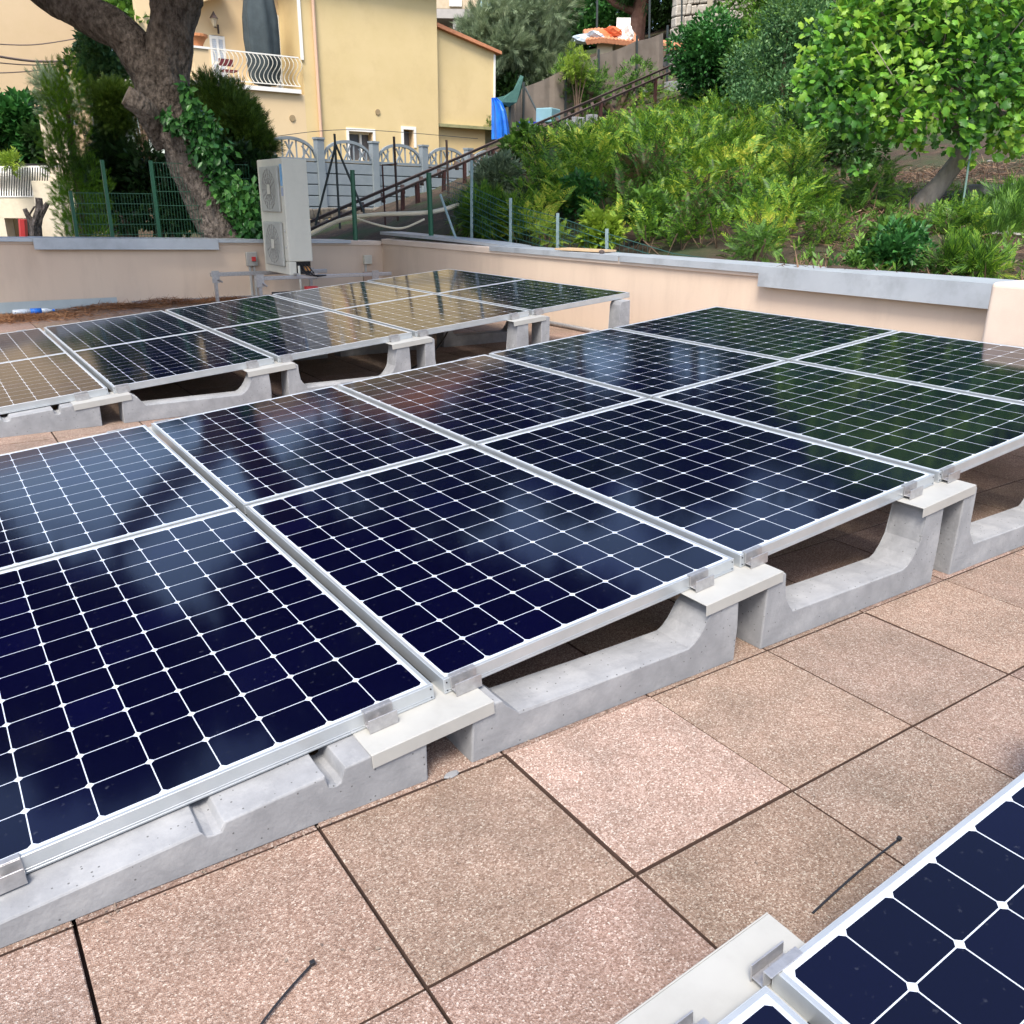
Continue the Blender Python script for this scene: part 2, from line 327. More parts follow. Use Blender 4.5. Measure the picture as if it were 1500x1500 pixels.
# ------------------------------------------------------------------ solar arrays
PW, PH, TH, SL = 1.046, 1.559, .043, .0903
X1, GU, GV = .374, 1.076, 1.579
cS, sS = math.cos(SL), math.sin(SL)
ORD = ['first', 'second', 'third', 'fourth', 'fifth']
def gx(k): return X1+(k-1)*GU*cS                # joint k: k=1 is between the first and second column
def zt(x, z1): return z1+(x-X1)*math.tan(SL)    # top of panels above x
def make_panel():
    t = thing('solar_panel', '', 'solar panel')
    w = .0105
    fr = MB()
    for (a, b) in (((0, 0, -TH), (PW, .0018, 0)), ((0, PH-.0018, -TH), (PW, PH, 0)), ((0, .0018, -TH), (.0018, PH-.0018, 0)), ((PW-.0018, .0018, -TH), (PW, PH-.0018, 0))): fr.box(a, b)
    # top lip, foot flange and the small rib of the extrusion
    for (a, b) in (((.0018, .0018, -.006), (PW-.0018, w, -.0002)), ((.0018, PH-w, -.006), (PW-.0018, PH-.0018, -.0002)), ((.0018, w, -.006), (w, PH-w, -.0002)), ((PW-w, w, -.006), (PW-.0018, PH-w, -.0002))): fr.box(a, b)
    for (a, b) in (((.0018, .0018, -TH), (PW-.0018, .028, -TH+.002)), ((.0018, PH-.028, -TH), (PW-.0018, PH-.0018, -TH+.002)), ((.0018, .028, -TH), (.028, PH-.028, -TH+.002)), ((PW-.028, .028, -TH), (PW-.0018, PH-.028, -TH+.002))): fr.box(a, b)
    for (a, b) in (((0, -.0014, -TH+.003), (PW, -.00005, -TH+.0065)), ((0, -.0014, -TH+.011), (PW, -.00005, -TH+.0125))): fr.box(a, b)
    f = fr.build('frame', M['alu'], t, bevel=.0006, seg=1)
    gl = MB(); gl.box((w-.002, w-.002, -.005), (PW-w+.002, PH-w+.002, -.0014)); gl.build('glass', M['glass'], t)
    back = MB(); back.box((w, w, -.0075), (PW-w, PH-w, -.0062)); back.build('backsheet', M['white_metal'], t)
    jb = MB(); jb.box((PW/2-.06, PH-.2, -.03), (PW/2+.06, PH-.08, -.0078)); jb.build('junction_box', M['dark'], t, bevel=.004)
    for x in (.008, PW-.008):
        for z in (-.010, -.033):
            s = MB(); s.tube([(x, .002, z), (x, -.0017, z)], .0021, 8); s.build('screw', M['dark'], f)
    return t
panel0 = make_panel(); used = [False]
def place_panel(x, y, z, label, group):
    o = panel0 if not used[0] else dup(panel0)
    used[0] = True; o['label'] = label; o['group'] = group
    o.location = (x, y, z); o.rotation_euler = (0, -SL, 0)
    return o
ARR = [('front array', .195, .613, 'solar panels of the big foreground array'), ('back array', .2145, 4.7706, 'solar panels of the array at the back')]
for an, z1, y1, grp in ARR:
    for c in range(5):
        for r in range(2):
            x = gx(c)+GU*0+ (GU-PW)/2*cS
            place_panel(x, y1+r*GV, zt(x, z1), '%s solar panel from the left in the %s line of the %s array' % (ORD[c], ('near', 'far')[r], {'front array':'large foreground','back array':'smaller background'}[an]), grp)
Y0 = -.425-PH; Z0 = .195
place_panel(gx(1)+.015, Y0, zt(gx(1)+.015, Z0), 'dark solar panel filling the bottom right corner, with big square cells', 'solar panels at the bottom right corner')
place_panel(gx(0)+.015, Y0-.012, zt(gx(0)+.015, Z0), 'solar panel of which only a corner shows at the bottom edge, right of centre', 'solar panels at the bottom right corner')
# plates with their clamps
def make_clamp(x, sgn, yf, zb):
    """end clamp: channel with bolt, hooks over the frame. sgn -1 = in front of the edge"""
    m = MB(); w = .038
    y_out = yf+sgn*.026; y_in = yf+sgn*.0015
    lo, hi = sorted((y_out, y_out+sgn*.003)); m.box((x-w, lo, zb+.0005), (x+w, hi, zb+TH-.006))
    lo, hi = sorted((y_out, y_in)); m.box((x-w, lo, zb+.010), (x+w, hi, zb+.013))
    lo, hi = sorted((y_in+sgn*.003, y_in)); m.box((x-w, lo, zb+.0135), (x+w, hi, zb+TH+.001))
    lo, hi = sorted((y_in+sgn*.003, yf-sgn*.012)); m.box((x-w, lo, zb+TH+.0012), (x+w, hi, zb+TH+.0040))
    c = (x, (y_out+y_in)/2, zb+.013); m.lathe(c, [(.0085, .0001), (.0085, .006), (.005, .0062), (.005, .010)], 10)
    return m
def plate(k, yf, z1, sgn, label, group, clamps=(-.165, .075), x0=-.235, x1=.10):
    G = gx(k); zb = zt(G, z1)-TH
    t = thing('mounting_plate', label, 'metal plate', (G, yf, zb), group=group); t.rotation_euler = (0, -SL, 0)
    m = MB(); a, b = sorted((sgn*.100, -sgn*.07))
    m.box((x0, a, -.0040), (x1, b, -.0004))
    a, b = sorted((sgn*.1005, sgn*.1035)); m.box((x0, a, -.037), (x1, b, -.0002))
    m.build('angle', M['plate'], t, bevel=.001, seg=1)
    for c in clamps: make_clamp(c, sgn, 0, 0).build('clamp', M['alu_raw'], t, bevel=.0006, seg=1)
# concrete ballast blocks
def block_mesh(x0, z1, first=False, last=False):
    def top(x): return zt(x0+x, z1)-TH-.0045
    W_ = .952
    if first:
        W_ = .955
        p = [(0, 0), (W_, 0), (W_, top(W_))]
        for a, dp in ((.715, .036), (.44, .019)):
            p += [(a+.03, top(a+.03)), (a+.022, top(a)-dp*.83), (a+.008, top(a)-dp), (a-.010, top(a)-dp*.83), (a-.018, top(a-.018))]
        p += [(0, top(0))]
        return p
    L = top(0); B = .100
    p = [(.0, .0), (W_, 0), (W_+.002, .5*top(W_)), (W_-.008, top(W_)), (.855, top(.855)), (.842, top(.842)-.03)]
    q = top(.842)
    if q > .2: p += [(.826, .185), (.812, .160)]
    p += [(.795, .135), (.772, .112), (.748, B), (.42, B-.001), (.138, B)]
    if L > .17: p += [(.120, .122), (.093, .160), (.084, min(.21, L-.02)), (.080, L-.004), (.074, L), (.004, L)]
    else: p += [(.095, L-.012), (.088, L), (.004, L)]
    return p
def make_block(c, z1, y, label, group):
    x0 = gx(c)+.038 if c else -.668
    t = thing('ballast_block', label, 'concrete block', (x0, y, 0), group=group)
    prof = block_mesh(x0, z1, first=(c == 0))
    # keep corners crisp but chipped: subdivide along y and jitter
    m = MB(); ys = [0, .0035, .035, .07, .105, .1365, .14]; rr = random.Random(c*7+int(y*10)); n = len(prof)
    cx = sum(p[0] for p in prof)/n; vs = []
    for j, yy in enumerate(ys):
        e = .0035 if j in (0, len(ys)-1) else 0
        for (x, z) in prof:
            dx = e*(1 if x < cx else -1); dz = -e if z > .02 else 0
            vs.append((x+dx+rr.uniform(-.0012, .0012), yy, max(0, z+dz+(rr.uniform(-.0012, .0012) if z > .02 else 0))))
    fs = [tuple(range(n)), tuple(range(len(ys)*n-1, (len(ys)-1)*n-1, -1))]
    for j in range(len(ys)-1):
        for i in range(n): fs.append((j*n+i, (j+1)*n+i, (j+1)*n+(i+1) % n, j*n+(i+1) % n))
    m.add(vs, fs)
    o = m.build('concrete_body', M['concrete'], t)
    md = o.modifiers.new('b', 'BEVEL'); md.width = .003; md.segments = 2; md.limit_method = 'ANGLE'; md.angle_limit = math.radians(40)
    return t
BD = ['low wedge shaped concrete block with notches', 'concrete block with low stub and taller post',
      'third concrete block from the left, U shaped', 'fourth concrete block from the left, U shaped', 'tall rightmost U shaped concrete block']
for an, z1, y1, grp in ARR:
    for c in range(5):
        make_block(c, z1, y1-.098, BD[c]+' at the near edge, '+an, 'ballast blocks of the '+an)
    for k in range(1, 5):
        plate(k, y1, z1, -1, 'near edge metal plate under the joint of %s and %s panels, %s' % (ORD[k-1], ORD[k], an), 'mounting plates of the '+an,
              x1=.10 if k < 4 else .08)
        plate(k, y1+GV+PH, z1, 1, 'far edge plate at the joint of %s and %s panels, %s' % (ORD[k-1], ORD[k], an), 'mounting plates of the '+an)
an, z1, y1, grp = ARR[1]
for c in (2, 3, 4): make_block(c, z1, y1+GV-.08, BD[c]+' in shade beneath the middle, '+an, 'ballast blocks of the '+an)
for c in (3, 4): make_block(c, z1, y1+GV+PH-.06, BD[c]+' at the far edge, '+an, 'ballast blocks of the '+an)
# left end clamp of the foreground array
t = thing('end_clamp', 'small aluminium clamp gripping the left end of the near frame edge, at the left border', 'clamp', (gx(0)+.10, .613, zt(gx(0)+.10, .195)-TH)); t.rotation_euler = (0, -SL, 0)
make_clamp(0, -1, 0, 0).build('hook', M['alu_raw'], t, bevel=.0006, seg=1)
# bottom right array plates (far edge)
for k, lb in ((1, 'white metal plate with a bolted clamp at the bottom edge, beside the corner panel'), (2, 'metal plate with a clamp just cut by the right border, at the corner panel')):
    plate(k, Y0+PH, Z0, 1, lb, 'mounting plates at the bottom right corner', clamps=(-.165, .040) if k == 1 else (-.075, .06), x0=-.235 if k == 1 else -.02, x1=.13)
make_block(0, Z0, Y0+PH-.30, 'low concrete block hidden under the bottom right panels', 'ballast blocks at the bottom right'); make_block(1, Z0, Y0+PH-.30, 'concrete ballast block beneath the bottom right corner panel', 'ballast blocks at the bottom right')
# cable ties, debris
def tie(a, b, label, bow=.01):
    a = Vector((*a, .0035)); b = Vector((*b, .0035)); t = thing('cable_tie', label, 'cable tie', a, group='black cable ties lying on the pavers'); d = b-a; s = Vector((-d.y, d.x, 0)).normalized()
    m = MB(); pts = [d*(i/8)+s*bow*math.sin(math.pi*i/8)+Vector((0, 0, .004*math.sin(math.pi*i/8))) for i in range(9)]
    for i in range(8): m.bar(pts[i], pts[i+1], .0042, .0016)
    m.build('strap', M['dark'], t)
    h = MB(); h.box((-.0045, -.0045, -.001), (.0045, .0045, .006), Matrix.Translation(d)); h.build('head', M['dark'], t, bevel=.001)
tie((-.33, .045), (-.152, .158), 'black cable tie on the paver at the bottom edge, left of centre', .004)
tie((.720, -.275), (1.058, -.245), 'long black cable tie on the paver beside the bottom right panel', .0015)
m = MB(); pr = [(math.cos(a)*.022*random.uniform(.6, 1.2), math.sin(a)*.011*random.uniform(.7, 1.2)) for a in np.linspace(0, 2*math.pi, 11)[:-1]]
m.add([(x, y, .001) for x, y in pr]+[(x*.8, y*.8, .006) for x, y in pr], [tuple(range(10, 20))]+[(i, (i+1) % 10, (i+1) % 10+10, i+10) for i in range(10)])
o = m.build('concrete_chip', M['concrete']); o.location = (.345, .50, 0); tag(o, 'flat grey chip of mortar on the joint between the first two concrete blocks', 'chip')
# grit and dry leaf bits
P = np.array([(RNG.uniform(-2, 4.5), RNG.uniform(-.6, 2.0), .002) for _ in range(420)]+[(RNG.uniform(-.8, 3.5), .50+RNG.normal(0, .012), .002) for _ in range(260)])
o = scatter('grit', T_LEAF, P, RNG.normal(0, 1, P.shape)*np.array([1, 1, .1]), .0075, mat('grit_dry', (.09, .06, .045), .9, (.30, .24, .19), 30), jit=.1, sj=.6); tag(o, 'tiny bits of grit and dry leaf on the pavers along the blocks', 'grit', kind='stuff')
# ------------------------------------------------------------------ parapet walls
def wtop(y): return .79+(YW-y)*.0042
def parapet():
    # right wall (inner face x=XW)
    t = thing('parapet_wall', 'long salmon pink parapet wall along the right side of the terrace', 'wall', (XW, 6, 0))
    o = Vector((XW, 6, 0))
    m = MB(); ya, yb = .3, YW+.35
    def V(*a): return Vector(a)-o
    m.add([V(XW, ya, -.3), V(XW+.35, ya, -.3), V(XW+.35, yb, -.3), V(XW, yb, -.3), V(XW, ya, wtop(ya)-.075), V(XW+.35, ya, wtop(ya)-.075), V(XW+.35, yb, wtop(yb)-.075), V(XW, yb, wtop(yb)-.075)],
          [(0,3,2,1),(4,5,6,7),(0,1,5,4),(1,2,6,5),(2,3,7,6),(3,0,4,7)])
    m.build('wall_body', M['stucco'], t)
    b = MB(); b.add([V(XW-.02, ya, wtop(ya)-.0745), V(XW+.37, ya, wtop(ya)-.0745), V(XW+.37, yb, wtop(yb)-.0745), V(XW-.02, YW-.02, wtop(yb)-.0745), V(XW-.02, ya, wtop(ya)), V(XW+.37, ya, wtop(ya)), V(XW+.37, yb, wtop(yb)), V(XW-.02, YW-.02, wtop(yb))],
          [(0,3,2,1),(4,5,6,7),(0,1,5,4),(1,2,6,5),(2,3,7,6),(3,0,4,7)]); b.build('top_band', M['stucco_band'], t, bevel=.006)
    # back wall (inner face y=YW)
    t = thing('parapet_wall', 'salmon pink parapet wall across the back, behind the air conditioner', 'wall', (0, YW, 0))
    def zb(x): return .905-.0195*(x+1)
    o = Vector((0, YW, 0)); m = MB(); xa, xb = -8, XW-.001
    def Q(m, x0, x1, y0, y1, d0, d1, name, mt, bev=0, lowest=None):
        z = lambda x, d: (lowest if (lowest is not None and d == d0) else zb(x)+d)
        vs = [(x0, y0, z(x0, d0)), (x1, y0, z(x1, d0)), (x1, y1, z(x1, d0)), (x0, y1, z(x0, d0)), (x0, y0, z(x0, d1)), (x1, y0, z(x1, d1)), (x1, y1, z(x1, d1)), (x0, y1, z(x0, d1))]
        m.add([Vector(v)-o for v in vs], [(0,3,2,1),(4,5,6,7),(0,1,5,4),(1,2,6,5),(2,3,7,6),(3,0,4,7)])
    Q(m, xa, xb, YW, YW+.35, -1, -.085, '', 0, 0, -.3); m.build('wall_body', M['stucco'], t)
    m = MB(); Q(m, xa, XW-.021, YW-.02, YW+.37, -.0845, -.02, '', 0); m.build('top_band', M['stucco_band'], t, bevel=.006)
    # metal coping pieces of the back wall
    def coping(x0, x1, drop, label, proud, lift=0):
        c = thing('coping', label, 'metal coping', (x0, YW, 0), group='metal copings on the parapet')
        oo = Vector((x0, YW, 0)); m = MB()
        def Z(x, d): return zb(x)+d+lift
        def slab(y0, y1, d0, d1):
            vs = [(x0, y0, Z(x0, d0)), (x1, y0, Z(x1, d0)), (x1, y1, Z(x1, d0)), (x0, y1, Z(x0, d0)), (x0, y0, Z(x0, d1)), (x1, y0, Z(x1, d1)), (x1, y1, Z(x1, d1)), (x0, y1, Z(x0, d1))]
            m.add([Vector(v)-oo for v in vs], [(0,3,2,1),(4,5,6,7),(0,1,5,4),(1,2,6,5),(2,3,7,6),(3,0,4,7)])
        slab(YW-proud, YW+.42, -.019, -.012); slab(YW-proud-.004, YW-proud, -drop, -.012); slab(YW+.421, YW+.425, -.08, -.012)
        slab(YW-proud-.012, YW-proud-.0045, -drop, -drop+.006)
        m.build('sheet', M['zinc'], c, bevel=.0015, seg=1)
    coping(-6, .81, .055, 'thin grey metal coping at the far left of the back parapet', .045)
    coping(.80, 3.05, .150, 'deep pale metal coping piece with a tall front flap on the back parapet', .075, .004)
    coping(3.06, 5.02, .055, 'thin metal coping on the back parapet behind the air conditioner', .045)
    # right wall copings
    def cop2(y0, y1, drop, label, proud, l0=0, l1=0, xo=0.0):
        c = thing('coping', label, 'metal coping', (XW, y0, 0), group='metal copings on the parapet'); oo = Vector((XW, y0, 0)); m = MB()
        n = 6
        for i in range(n):
            a = y0+(y1-y0)*i/n; b = y0+(y1-y0)*(i+1)/n
            la = l0+(l1-l0)*(i/n)**.6 if l0 < l1 else l1+(l0-l1)*(1-i/n)**1.6; lb = l0+(l1-l0)*((i+1)/n)**.6 if l0 < l1 else l1+(l0-l1)*(1-(i+1)/n)**1.6
            def slab(x0, x1, d0, d1):
                vs = [(x0, a, wtop(a)+d0+la), (x1, a, wtop(a)+d0+la), (x1, b, wtop(b)+d0+lb), (x0, b, wtop(b)+d0+lb), (x0, a, wtop(a)+d1+la), (x1, a, wtop(a)+d1+la), (x1, b, wtop(b)+d1+lb), (x0, b, wtop(b)+d1+lb)]
                m.add([Vector(v)-oo for v in vs], [(0,3,2,1),(4,5,6,7),(0,1,5,4),(1,2,6,5),(2,3,7,6),(3,0,4,7)])
            slab(XW-proud+xo, XW+.42+xo, .004, .010); slab(XW-proud-.004+xo, XW-proud+xo, -drop, .010); slab(XW+.421+xo, XW+.425+xo, -.06, .010)
        o_ = m.build('sheet', M['zinc'], c); o_.modifiers.new('w', 'WELD').merge_threshold = .0005
    cop2(8.2, 11.75, .030, 'loose metal coping lifting at its far end, on the right parapet near the corner', -.06, .012, .085, .04)
    cop2(5.95, 8.4, .045, 'grey metal coping in the middle of the right parapet, under the board', .03, .004, .004)
    cop2(4.10, 5.93, .050, 'short grey metal coping next to the deep one on the right parapet', .035, .008, .008)
    cop2(1.9, 4.07, .155, 'deep grey metal coping with a tall flap on the right parapet, beside the pier', .075, .008, .008)
    # pier
    m = MB(); m.box((-.42, -.75, -.3), (.55, .75, .885)); o_ = m.build('parapet_pier', M['stucco_band'], bevel=.03, seg=4); o_.location = (XW+.02, 1.17, 0)
    tag(o_, 'pale pink rounded pier ending the right parapet at the right border', 'pier')
parapet()
# board + stone on right coping
m = MB(); m.box((-.13, -.33, 0), (.13, .33, .02)); o = m.build('wooden_board', mat('raw_plywood', (.50, .36, .22), .8, (.42, .29, .17), 9, stretch=(8, 1, 1)), bevel=.002)
o.location = at(805, 365, 7.9); p = Vector(o.location); o.location = (XW+.17, 6.75, wtop(6.75)+.024); o.rotation_euler = (0, 0, .25); tag(o, 'small plank of raw plywood lying on the right parapet coping', 'board')
m = MB(); m.lathe((0, 0, 0), [(.02, 0), (.032, .012), (.03, .03), (.012, .038)], 7); o = m.build('stone', mat('dark_stone', (.08, .06, .055), .9)); o.location = (XW+.06, 6.33, wtop(6.3)+.016); tag(o, 'small dark lump on the end of the plywood board', 'stone')
# skirting metal along walls
m = MB(); m.tube([(XW-.07, 4.5, .03), (XW-.07, YW-.4, .03)], .025, 10); o = m.build('pipe_run', M['alu_raw'], smooth=True); tag(o, 'grey metal pipe running along the foot of the right parapet', 'pipe')
m = MB(); m.box((1.85, YW-.03, 0.0), (5.2, YW-.002, .045)); m.box((1.85, YW-.05, .0), (5.2, YW-.031, .02)); o = m.build('skirting', M['alu_raw']); tag(o, 'thin metal skirting strip at the foot of the back parapet', 'skirting')
m = MB(); m.box((-1.5, -.02, 0), (1.62, .0, .13)); m.box((-1.5, -.05, 0), (1.62, -.021, .01)); o = m.build('metal_sheet', mat('grey_sheet', (.33, .37, .38), .5, (.28, .32, .33), 4)); o.location = (0, YW-.32, 0); o.rotation_euler = (-.15, 0, .015); tag(o, 'grey green metal sheet leaning at the foot of the back parapet behind the bottle', 'metal sheet')
# bottle
t = thing('water_bottle', 'crumpled clear plastic bottle with a blue label lying by the grey sheet', 'bottle', (.62, 10.95, .035), .05)
clear = mat('clear_plastic', (.55, .6, .65), .15); m = MB(); m.tube([(-.22, 0, 0), (-.21, 0, 0), (-.1, 0, 0), (-.02, 0, 0)], [.02, .033, .035, .035], 12); m.tube([(.08, 0, 0), (.15, 0, .0), (.19, 0, 0), (.21, 0, 0)], [.035, .03, .014, .013], 12); m.build('bottle_body', clear, t, smooth=True)
m = MB(); m.tube([(-.03, 0, 0), (.09, 0, 0)], .0362, 14); m.build('label_band', M['blue'], t, smooth=True); m = MB(); m.tube([(.211, 0, 0), (.235, 0, 0)], .015, 10); m.build('cap', M['blue'], t)
# pine needle litter heaps
lit = leafmat('dry_needles', [(.10, .045, .02), (.22, .10, .045), (.33, .18, .09)], .1, .8, nscale=3)
def litter(pts, n, name, label):
    P = []; 
    for (x, y, rx, ry, h) in pts:
        k = int(n*rx*ry); d = RNG.normal(0, .42, (k, 2)); r = np.hypot(d[:, 0], d[:, 1])
        P.append(np.stack([x+d[:, 0]*rx, np.minimum(y+d[:, 1]*ry, YW-.02), h*np.exp(-r*r*2)*RNG.uniform(.3, 1, k)+.004], 1))
    P = np.concatenate(P); D = RNG.normal(0, 1, P.shape)*np.array([1, 1, .12])
    o = scatter(name, T_NEEDLE, P, D, .09, lit, jit=.1); tag(o, label, 'needle litter', kind='stuff')
litter([(.4, 10.6, 1.0, .5, .03), (1.5, 11.1, .8, .35, .07), (2.2, 11.2, .7, .25, .10), (2.9, 11.3, .6, .2, .06), (3.1, 11.1, .25, .15, .08), (-.4, 10.5, .8, .5, .03), (3.4, 11.35, .8, .12, .03)], 9000, 'dry_litter', 'reddish dry pine needles heaped along the foot of the back parapet')
# ------------------------------------------------------------------ air conditioner
ACX, ACY = 3.60, 10.25
t = thing('air_conditioner', 'tall white outdoor air conditioning unit with two stacked fans on a metal frame', 'air conditioner', (ACX, ACY, .40))
m = MB(); m.box((0, 0, .17), (.33, .95, 1.43)); m.box((0, .0, 0), (.10, .95, .1695)); m.box((.27, .3, 0.0), (.33, .95, .1695)); m.build('casing', M['white_metal'], t, bevel=.012)
m = MB(); m.box((.10, .02, .01), (.30, .28, .1685)); m.build('open_base', M['black_void'], t)
gmd = mat('fan_guard_wire', (.30, .295, .27), .5); gm = mat('fan_grille', (.42, .42, .38), .5, (.34, .34, .31), 5)
for z0 in (.10, .78):
    f = MB(); f.box((-.035, .12, z0), (-.0005, .80, z0+.56)); f = f.build('fan_cover', gm, t, bevel=.015)
    g = MB()
    for i in range(16): a = i*math.pi*2/16; g.bar((-.039, .46+.05*math.cos(a), z0+.28+.05*math.sin(a)), (-.039, .46+.255*math.cos(a), z0+.28+.255*math.sin(a)), .006)
    for r in (.09, .14, .19, .24):
        for i in range(24): a = i*math.pi/12; b_ = (i+1)*math.pi/12; g.bar((-.039, .46+r*math.cos(a), z0+.28+r*math.sin(a)), (-.039, .46+r*math.cos(b_), z0+.28+r*math.sin(b_)), .005)
    g.build('fan_guard', gmd, f)
    g = MB(); g.box((-.046, .39, z0+.22), (-.0425, .50, z0+.34)); g.build('hub_plate', M['white_metal'], f)
m = MB(); m.box((-.003, .02, 1.1), (-.0005, .10, 1.36)); m.build('energy_sticker', mat('blue_sticker', (.03, .25, .55), .4, (.3, .5, .7), 15), t)
m = MB(); m.box((-.003, .02, .98), (-.0005, .09, 1.08)); m.build('rating_sticker', mat('pale_sticker', (.35, .40, .55), .4, (.25, .3, .4), 25), t)
for z in (.35, .55): m = MB(); m.tube([(-.008, .06, z), (0, .06, z)], .018, 10); m.build('valve_cap', M['grey_plastic'], t)
m = MB()
for k in range(4): m.tube([(.13+.04*k, .02, .14), (.14+.045*k, -.04-.01*k, .06), (.20+.05*k, -.07, .01-.01*k), (.36+.04*k, -.05, -.01)], .009, 6)
m.build('cable_bundle', M['dark'], t, smooth=True)
m = MB(); m.tube([(.12, -.02, .12), (.12, -.03, -.03), (.13, -.04, -.30)], .016, 8); m.build('drain_hose', M['white_metal'], t, smooth=True)
m = MB(); m.box((.20, .01, .05), (.29, .015, .11)); m.build('copper_valve', mat('copper', (.6, .35, .15), .3, metallic=1), t)
# strut frame
t = thing('support_frame', 'galvanised strut frame with feet carrying the white air conditioner', 'frame', (2.7, 10.2, 0))
sm = M['alu_raw']
for nm, yy, xa, xb in (('rear rail', .85, 0.10, 1.75), ('front rail', .0, .42, 2.35)):
    m = MB(); m.box((xa, yy, .355), (xb, yy+.05, .405) if yy > .5 else (xb, yy+.05, .400)); m.build('rail', sm, t, bevel=.004)
    for x in (xa+.06, xb-.25):
        m = MB(); m.box((x-.02, yy+.003, .02), (x+.02, yy+.043, .354)); m.box((x-.07, yy-.03, 0), (x+.07, yy+.08, .019)); m.box((x-.05, yy-.008, .27), (x+.05, yy-.001, .43)); m.tube([(x+.02, yy-.02, .32), (x+.08, yy-.02, .28)], .012, 6); m.build('foot', sm, t)
for x in (.95, 1.2): m = MB(); m.box((x, -.06, .406), (x+.04, .95, .43)); m.build('cross_bar', sm, t)
m = MB(); m.box((0, 0, 0), (.16, .10, .09)); o = m.build('red_box', M['red'], bevel=.01); o.location = (3.72, 10.0, .18); tag(o, 'dark red box under the air conditioner frame', 'box')
m = MB(); m.box((-.26, -.26, 0), (.26, .26, .17)); o = m.build('crate', mat('dark_crate', (.03, .03, .035), .8)); o.location = (3.70, 10.3, 0); tag(o, 'dark crate on the floor beneath the air conditioner', 'crate')
m = MB(); m.box((0, 0, 0), (.22, .04, .16)); o = m.build('cardboard_piece', mat('cardboard', (.36, .25, .18), .9)); o.location = (4.88, 10.75, .21); tag(o, 'brown cardboard scrap behind the array, left of the small wall box', 'cardboard')
m = MB(); m.box((-.15, -.1, 0), (.40, .1, .2)); o = m.build('spare_block', M['concrete'], bevel=.01); o.location = (4.9, 10.78, 0); tag(o, 'grey block under the cardboard scrap at the back parapet', 'block')
# electrical boxes
def wallbox(x, z, w, h, label, red):
    t = thing('switch_box' if red else 'junction_box', label, 'electrical box', (x, YW-.001, z)); m = MB(); m.box((-w/2, -.07, -h/2), (w/2, 0, h/2)); m.build('housing', M['white_metal'] if not red else M['plate'], t, bevel=.008)
    if red: m = MB(); m.box((-.01, -.095, -.03), (.045, -.0705, .03)); m.build('switch', M['red'], t, bevel=.004)
    m = MB(); m.box((-.04, -.03, -z+.01), (-.015, -.001, -h/2-.001))
    if red: m.box((.02, -.03, -z+.01), (.045, -.001, -h/2-.001))
    m.build('conduit', M['grey_plastic'], t)
wallbox(3.50, .545, .15, .19, 'white switch box with a red button on the back parapet, left of the air conditioner', True)
wallbox(5.28, .49, .125, .13, 'small white junction box on the back parapet near the corner', False)
# black cables below the back array
for i, pts in enumerate([[(3.35, 5.6, .38), (3.2, 5.5, .16), (2.9, 5.3, .04), (2.6, 5.2, .02)], [(3.0, 5.7, .36), (3.15, 5.6, .25), (3.35, 5.6, .3), (3.5, 5.8, .38)]]):
    m = MB(); P = [Vector(p) for p in pts]; q = []
    for j in range(13):
        u = j/12; a = (1-u)**3; b_ = 3*u*(1-u)**2; c = 3*u*u*(1-u); d = u**3; q.append(P[0]*a+P[1]*b_+P[2]*c+P[3]*d)
    m.tube(q, .007, 6); o = m.build('cable', M['dark'], smooth=True); tag(o, ['black cable drooping to the floor beneath the back array', 'black cable looping under the panels of the back array'][i], 'cable')
# ------------------------------------------------------------------ terrain
ctl = []
def cp(px, py, D, dz=0): v = at(px, py, D); ctl.append((v.x, v.y, v.z+dz))
def cl(X, D, z): v = loc(X, D, z); ctl.append((v.x, v.y, z))
for a in [(6.3, 2.5, .62), (6.3, 4.5, .6), (6.3, 6.5, .52), (6.3, 8.5, .45), (6.3, 10.5, .35), (7.3, 9, .75), (7.3, 7, .8)]: ctl.append(a)
for a in [(-30,8,-1.5),(-20,22,-1.4),(-14,15,-1.0),(-7.5,13.5,.1),(-4.3,13.6,.35),(-12,30,-.6),(-26,42,0),(-15,62,3),(-32,65,2),(-5,16,.5),(-9,20,-.1),(-10,26,.4),(12,-10,.2),(8,-2,.3),(-20,-8,-1.5),(30,5,5),(28,-5,3),(40,30,14),(50,60,22),(0,-20,-1)]: cl(*a)
for a in [(550,312,29),(450,356,20),(620,356,14),(400,366,16),(520,350,17),(700,352,11),(800,362,10),(900,375,9),(1050,388,8),(1200,398,7),(1350,408,6.6),(1500,420,6),
          (770,290,14.5),(900,275,15),(1000,240,19),(1100,180,25),(720,262,18),(850,205,25),(1000,150,31),(1130,105,36),
          (1300,362,9.3),(1350,312,12),(1450,305,12),(1500,262,15),(1300,262,15),(1200,235,19),(1350,170,23),(1500,150,23),(1200,90,36),(1500,40,36),
          (850,152,38),(700,160,44),(900,100,46),(900,62,56),(780,150,40),(1200,-40,60),(1500,-90,50),(600,110,50),(1150,320,11),(1050,330,11),(1450,360,8.6)]: cp(*a)
ctl = np.array(ctl)
def _k(r2): return .5*r2*np.log(r2+1e-9)
n_ = len(ctl); A_ = np.zeros((n_+3, n_+3)); d_ = ctl[:, None, :2]-ctl[None, :, :2]; A_[:n_, :n_] = _k((d_**2).sum(-1))+np.eye(n_)*1.5
A_[:n_, n_] = 1; A_[:n_, n_+1:] = ctl[:, :2]; A_[n_:, :n_] = A_[:n_, n_:].T
w_ = np.linalg.solve(A_, np.r_[ctl[:, 2], 0, 0, 0])
def terr(xy):
    xy = np.atleast_2d(np.array(xy, float)); d = xy[:, None, :]-ctl[None, :, :2]
    return _k((d**2).sum(-1))@w_[:n_]+w_[n_]+xy@w_[n_+1:]
def tz(x, y): return float(terr([[x, y]])[0])
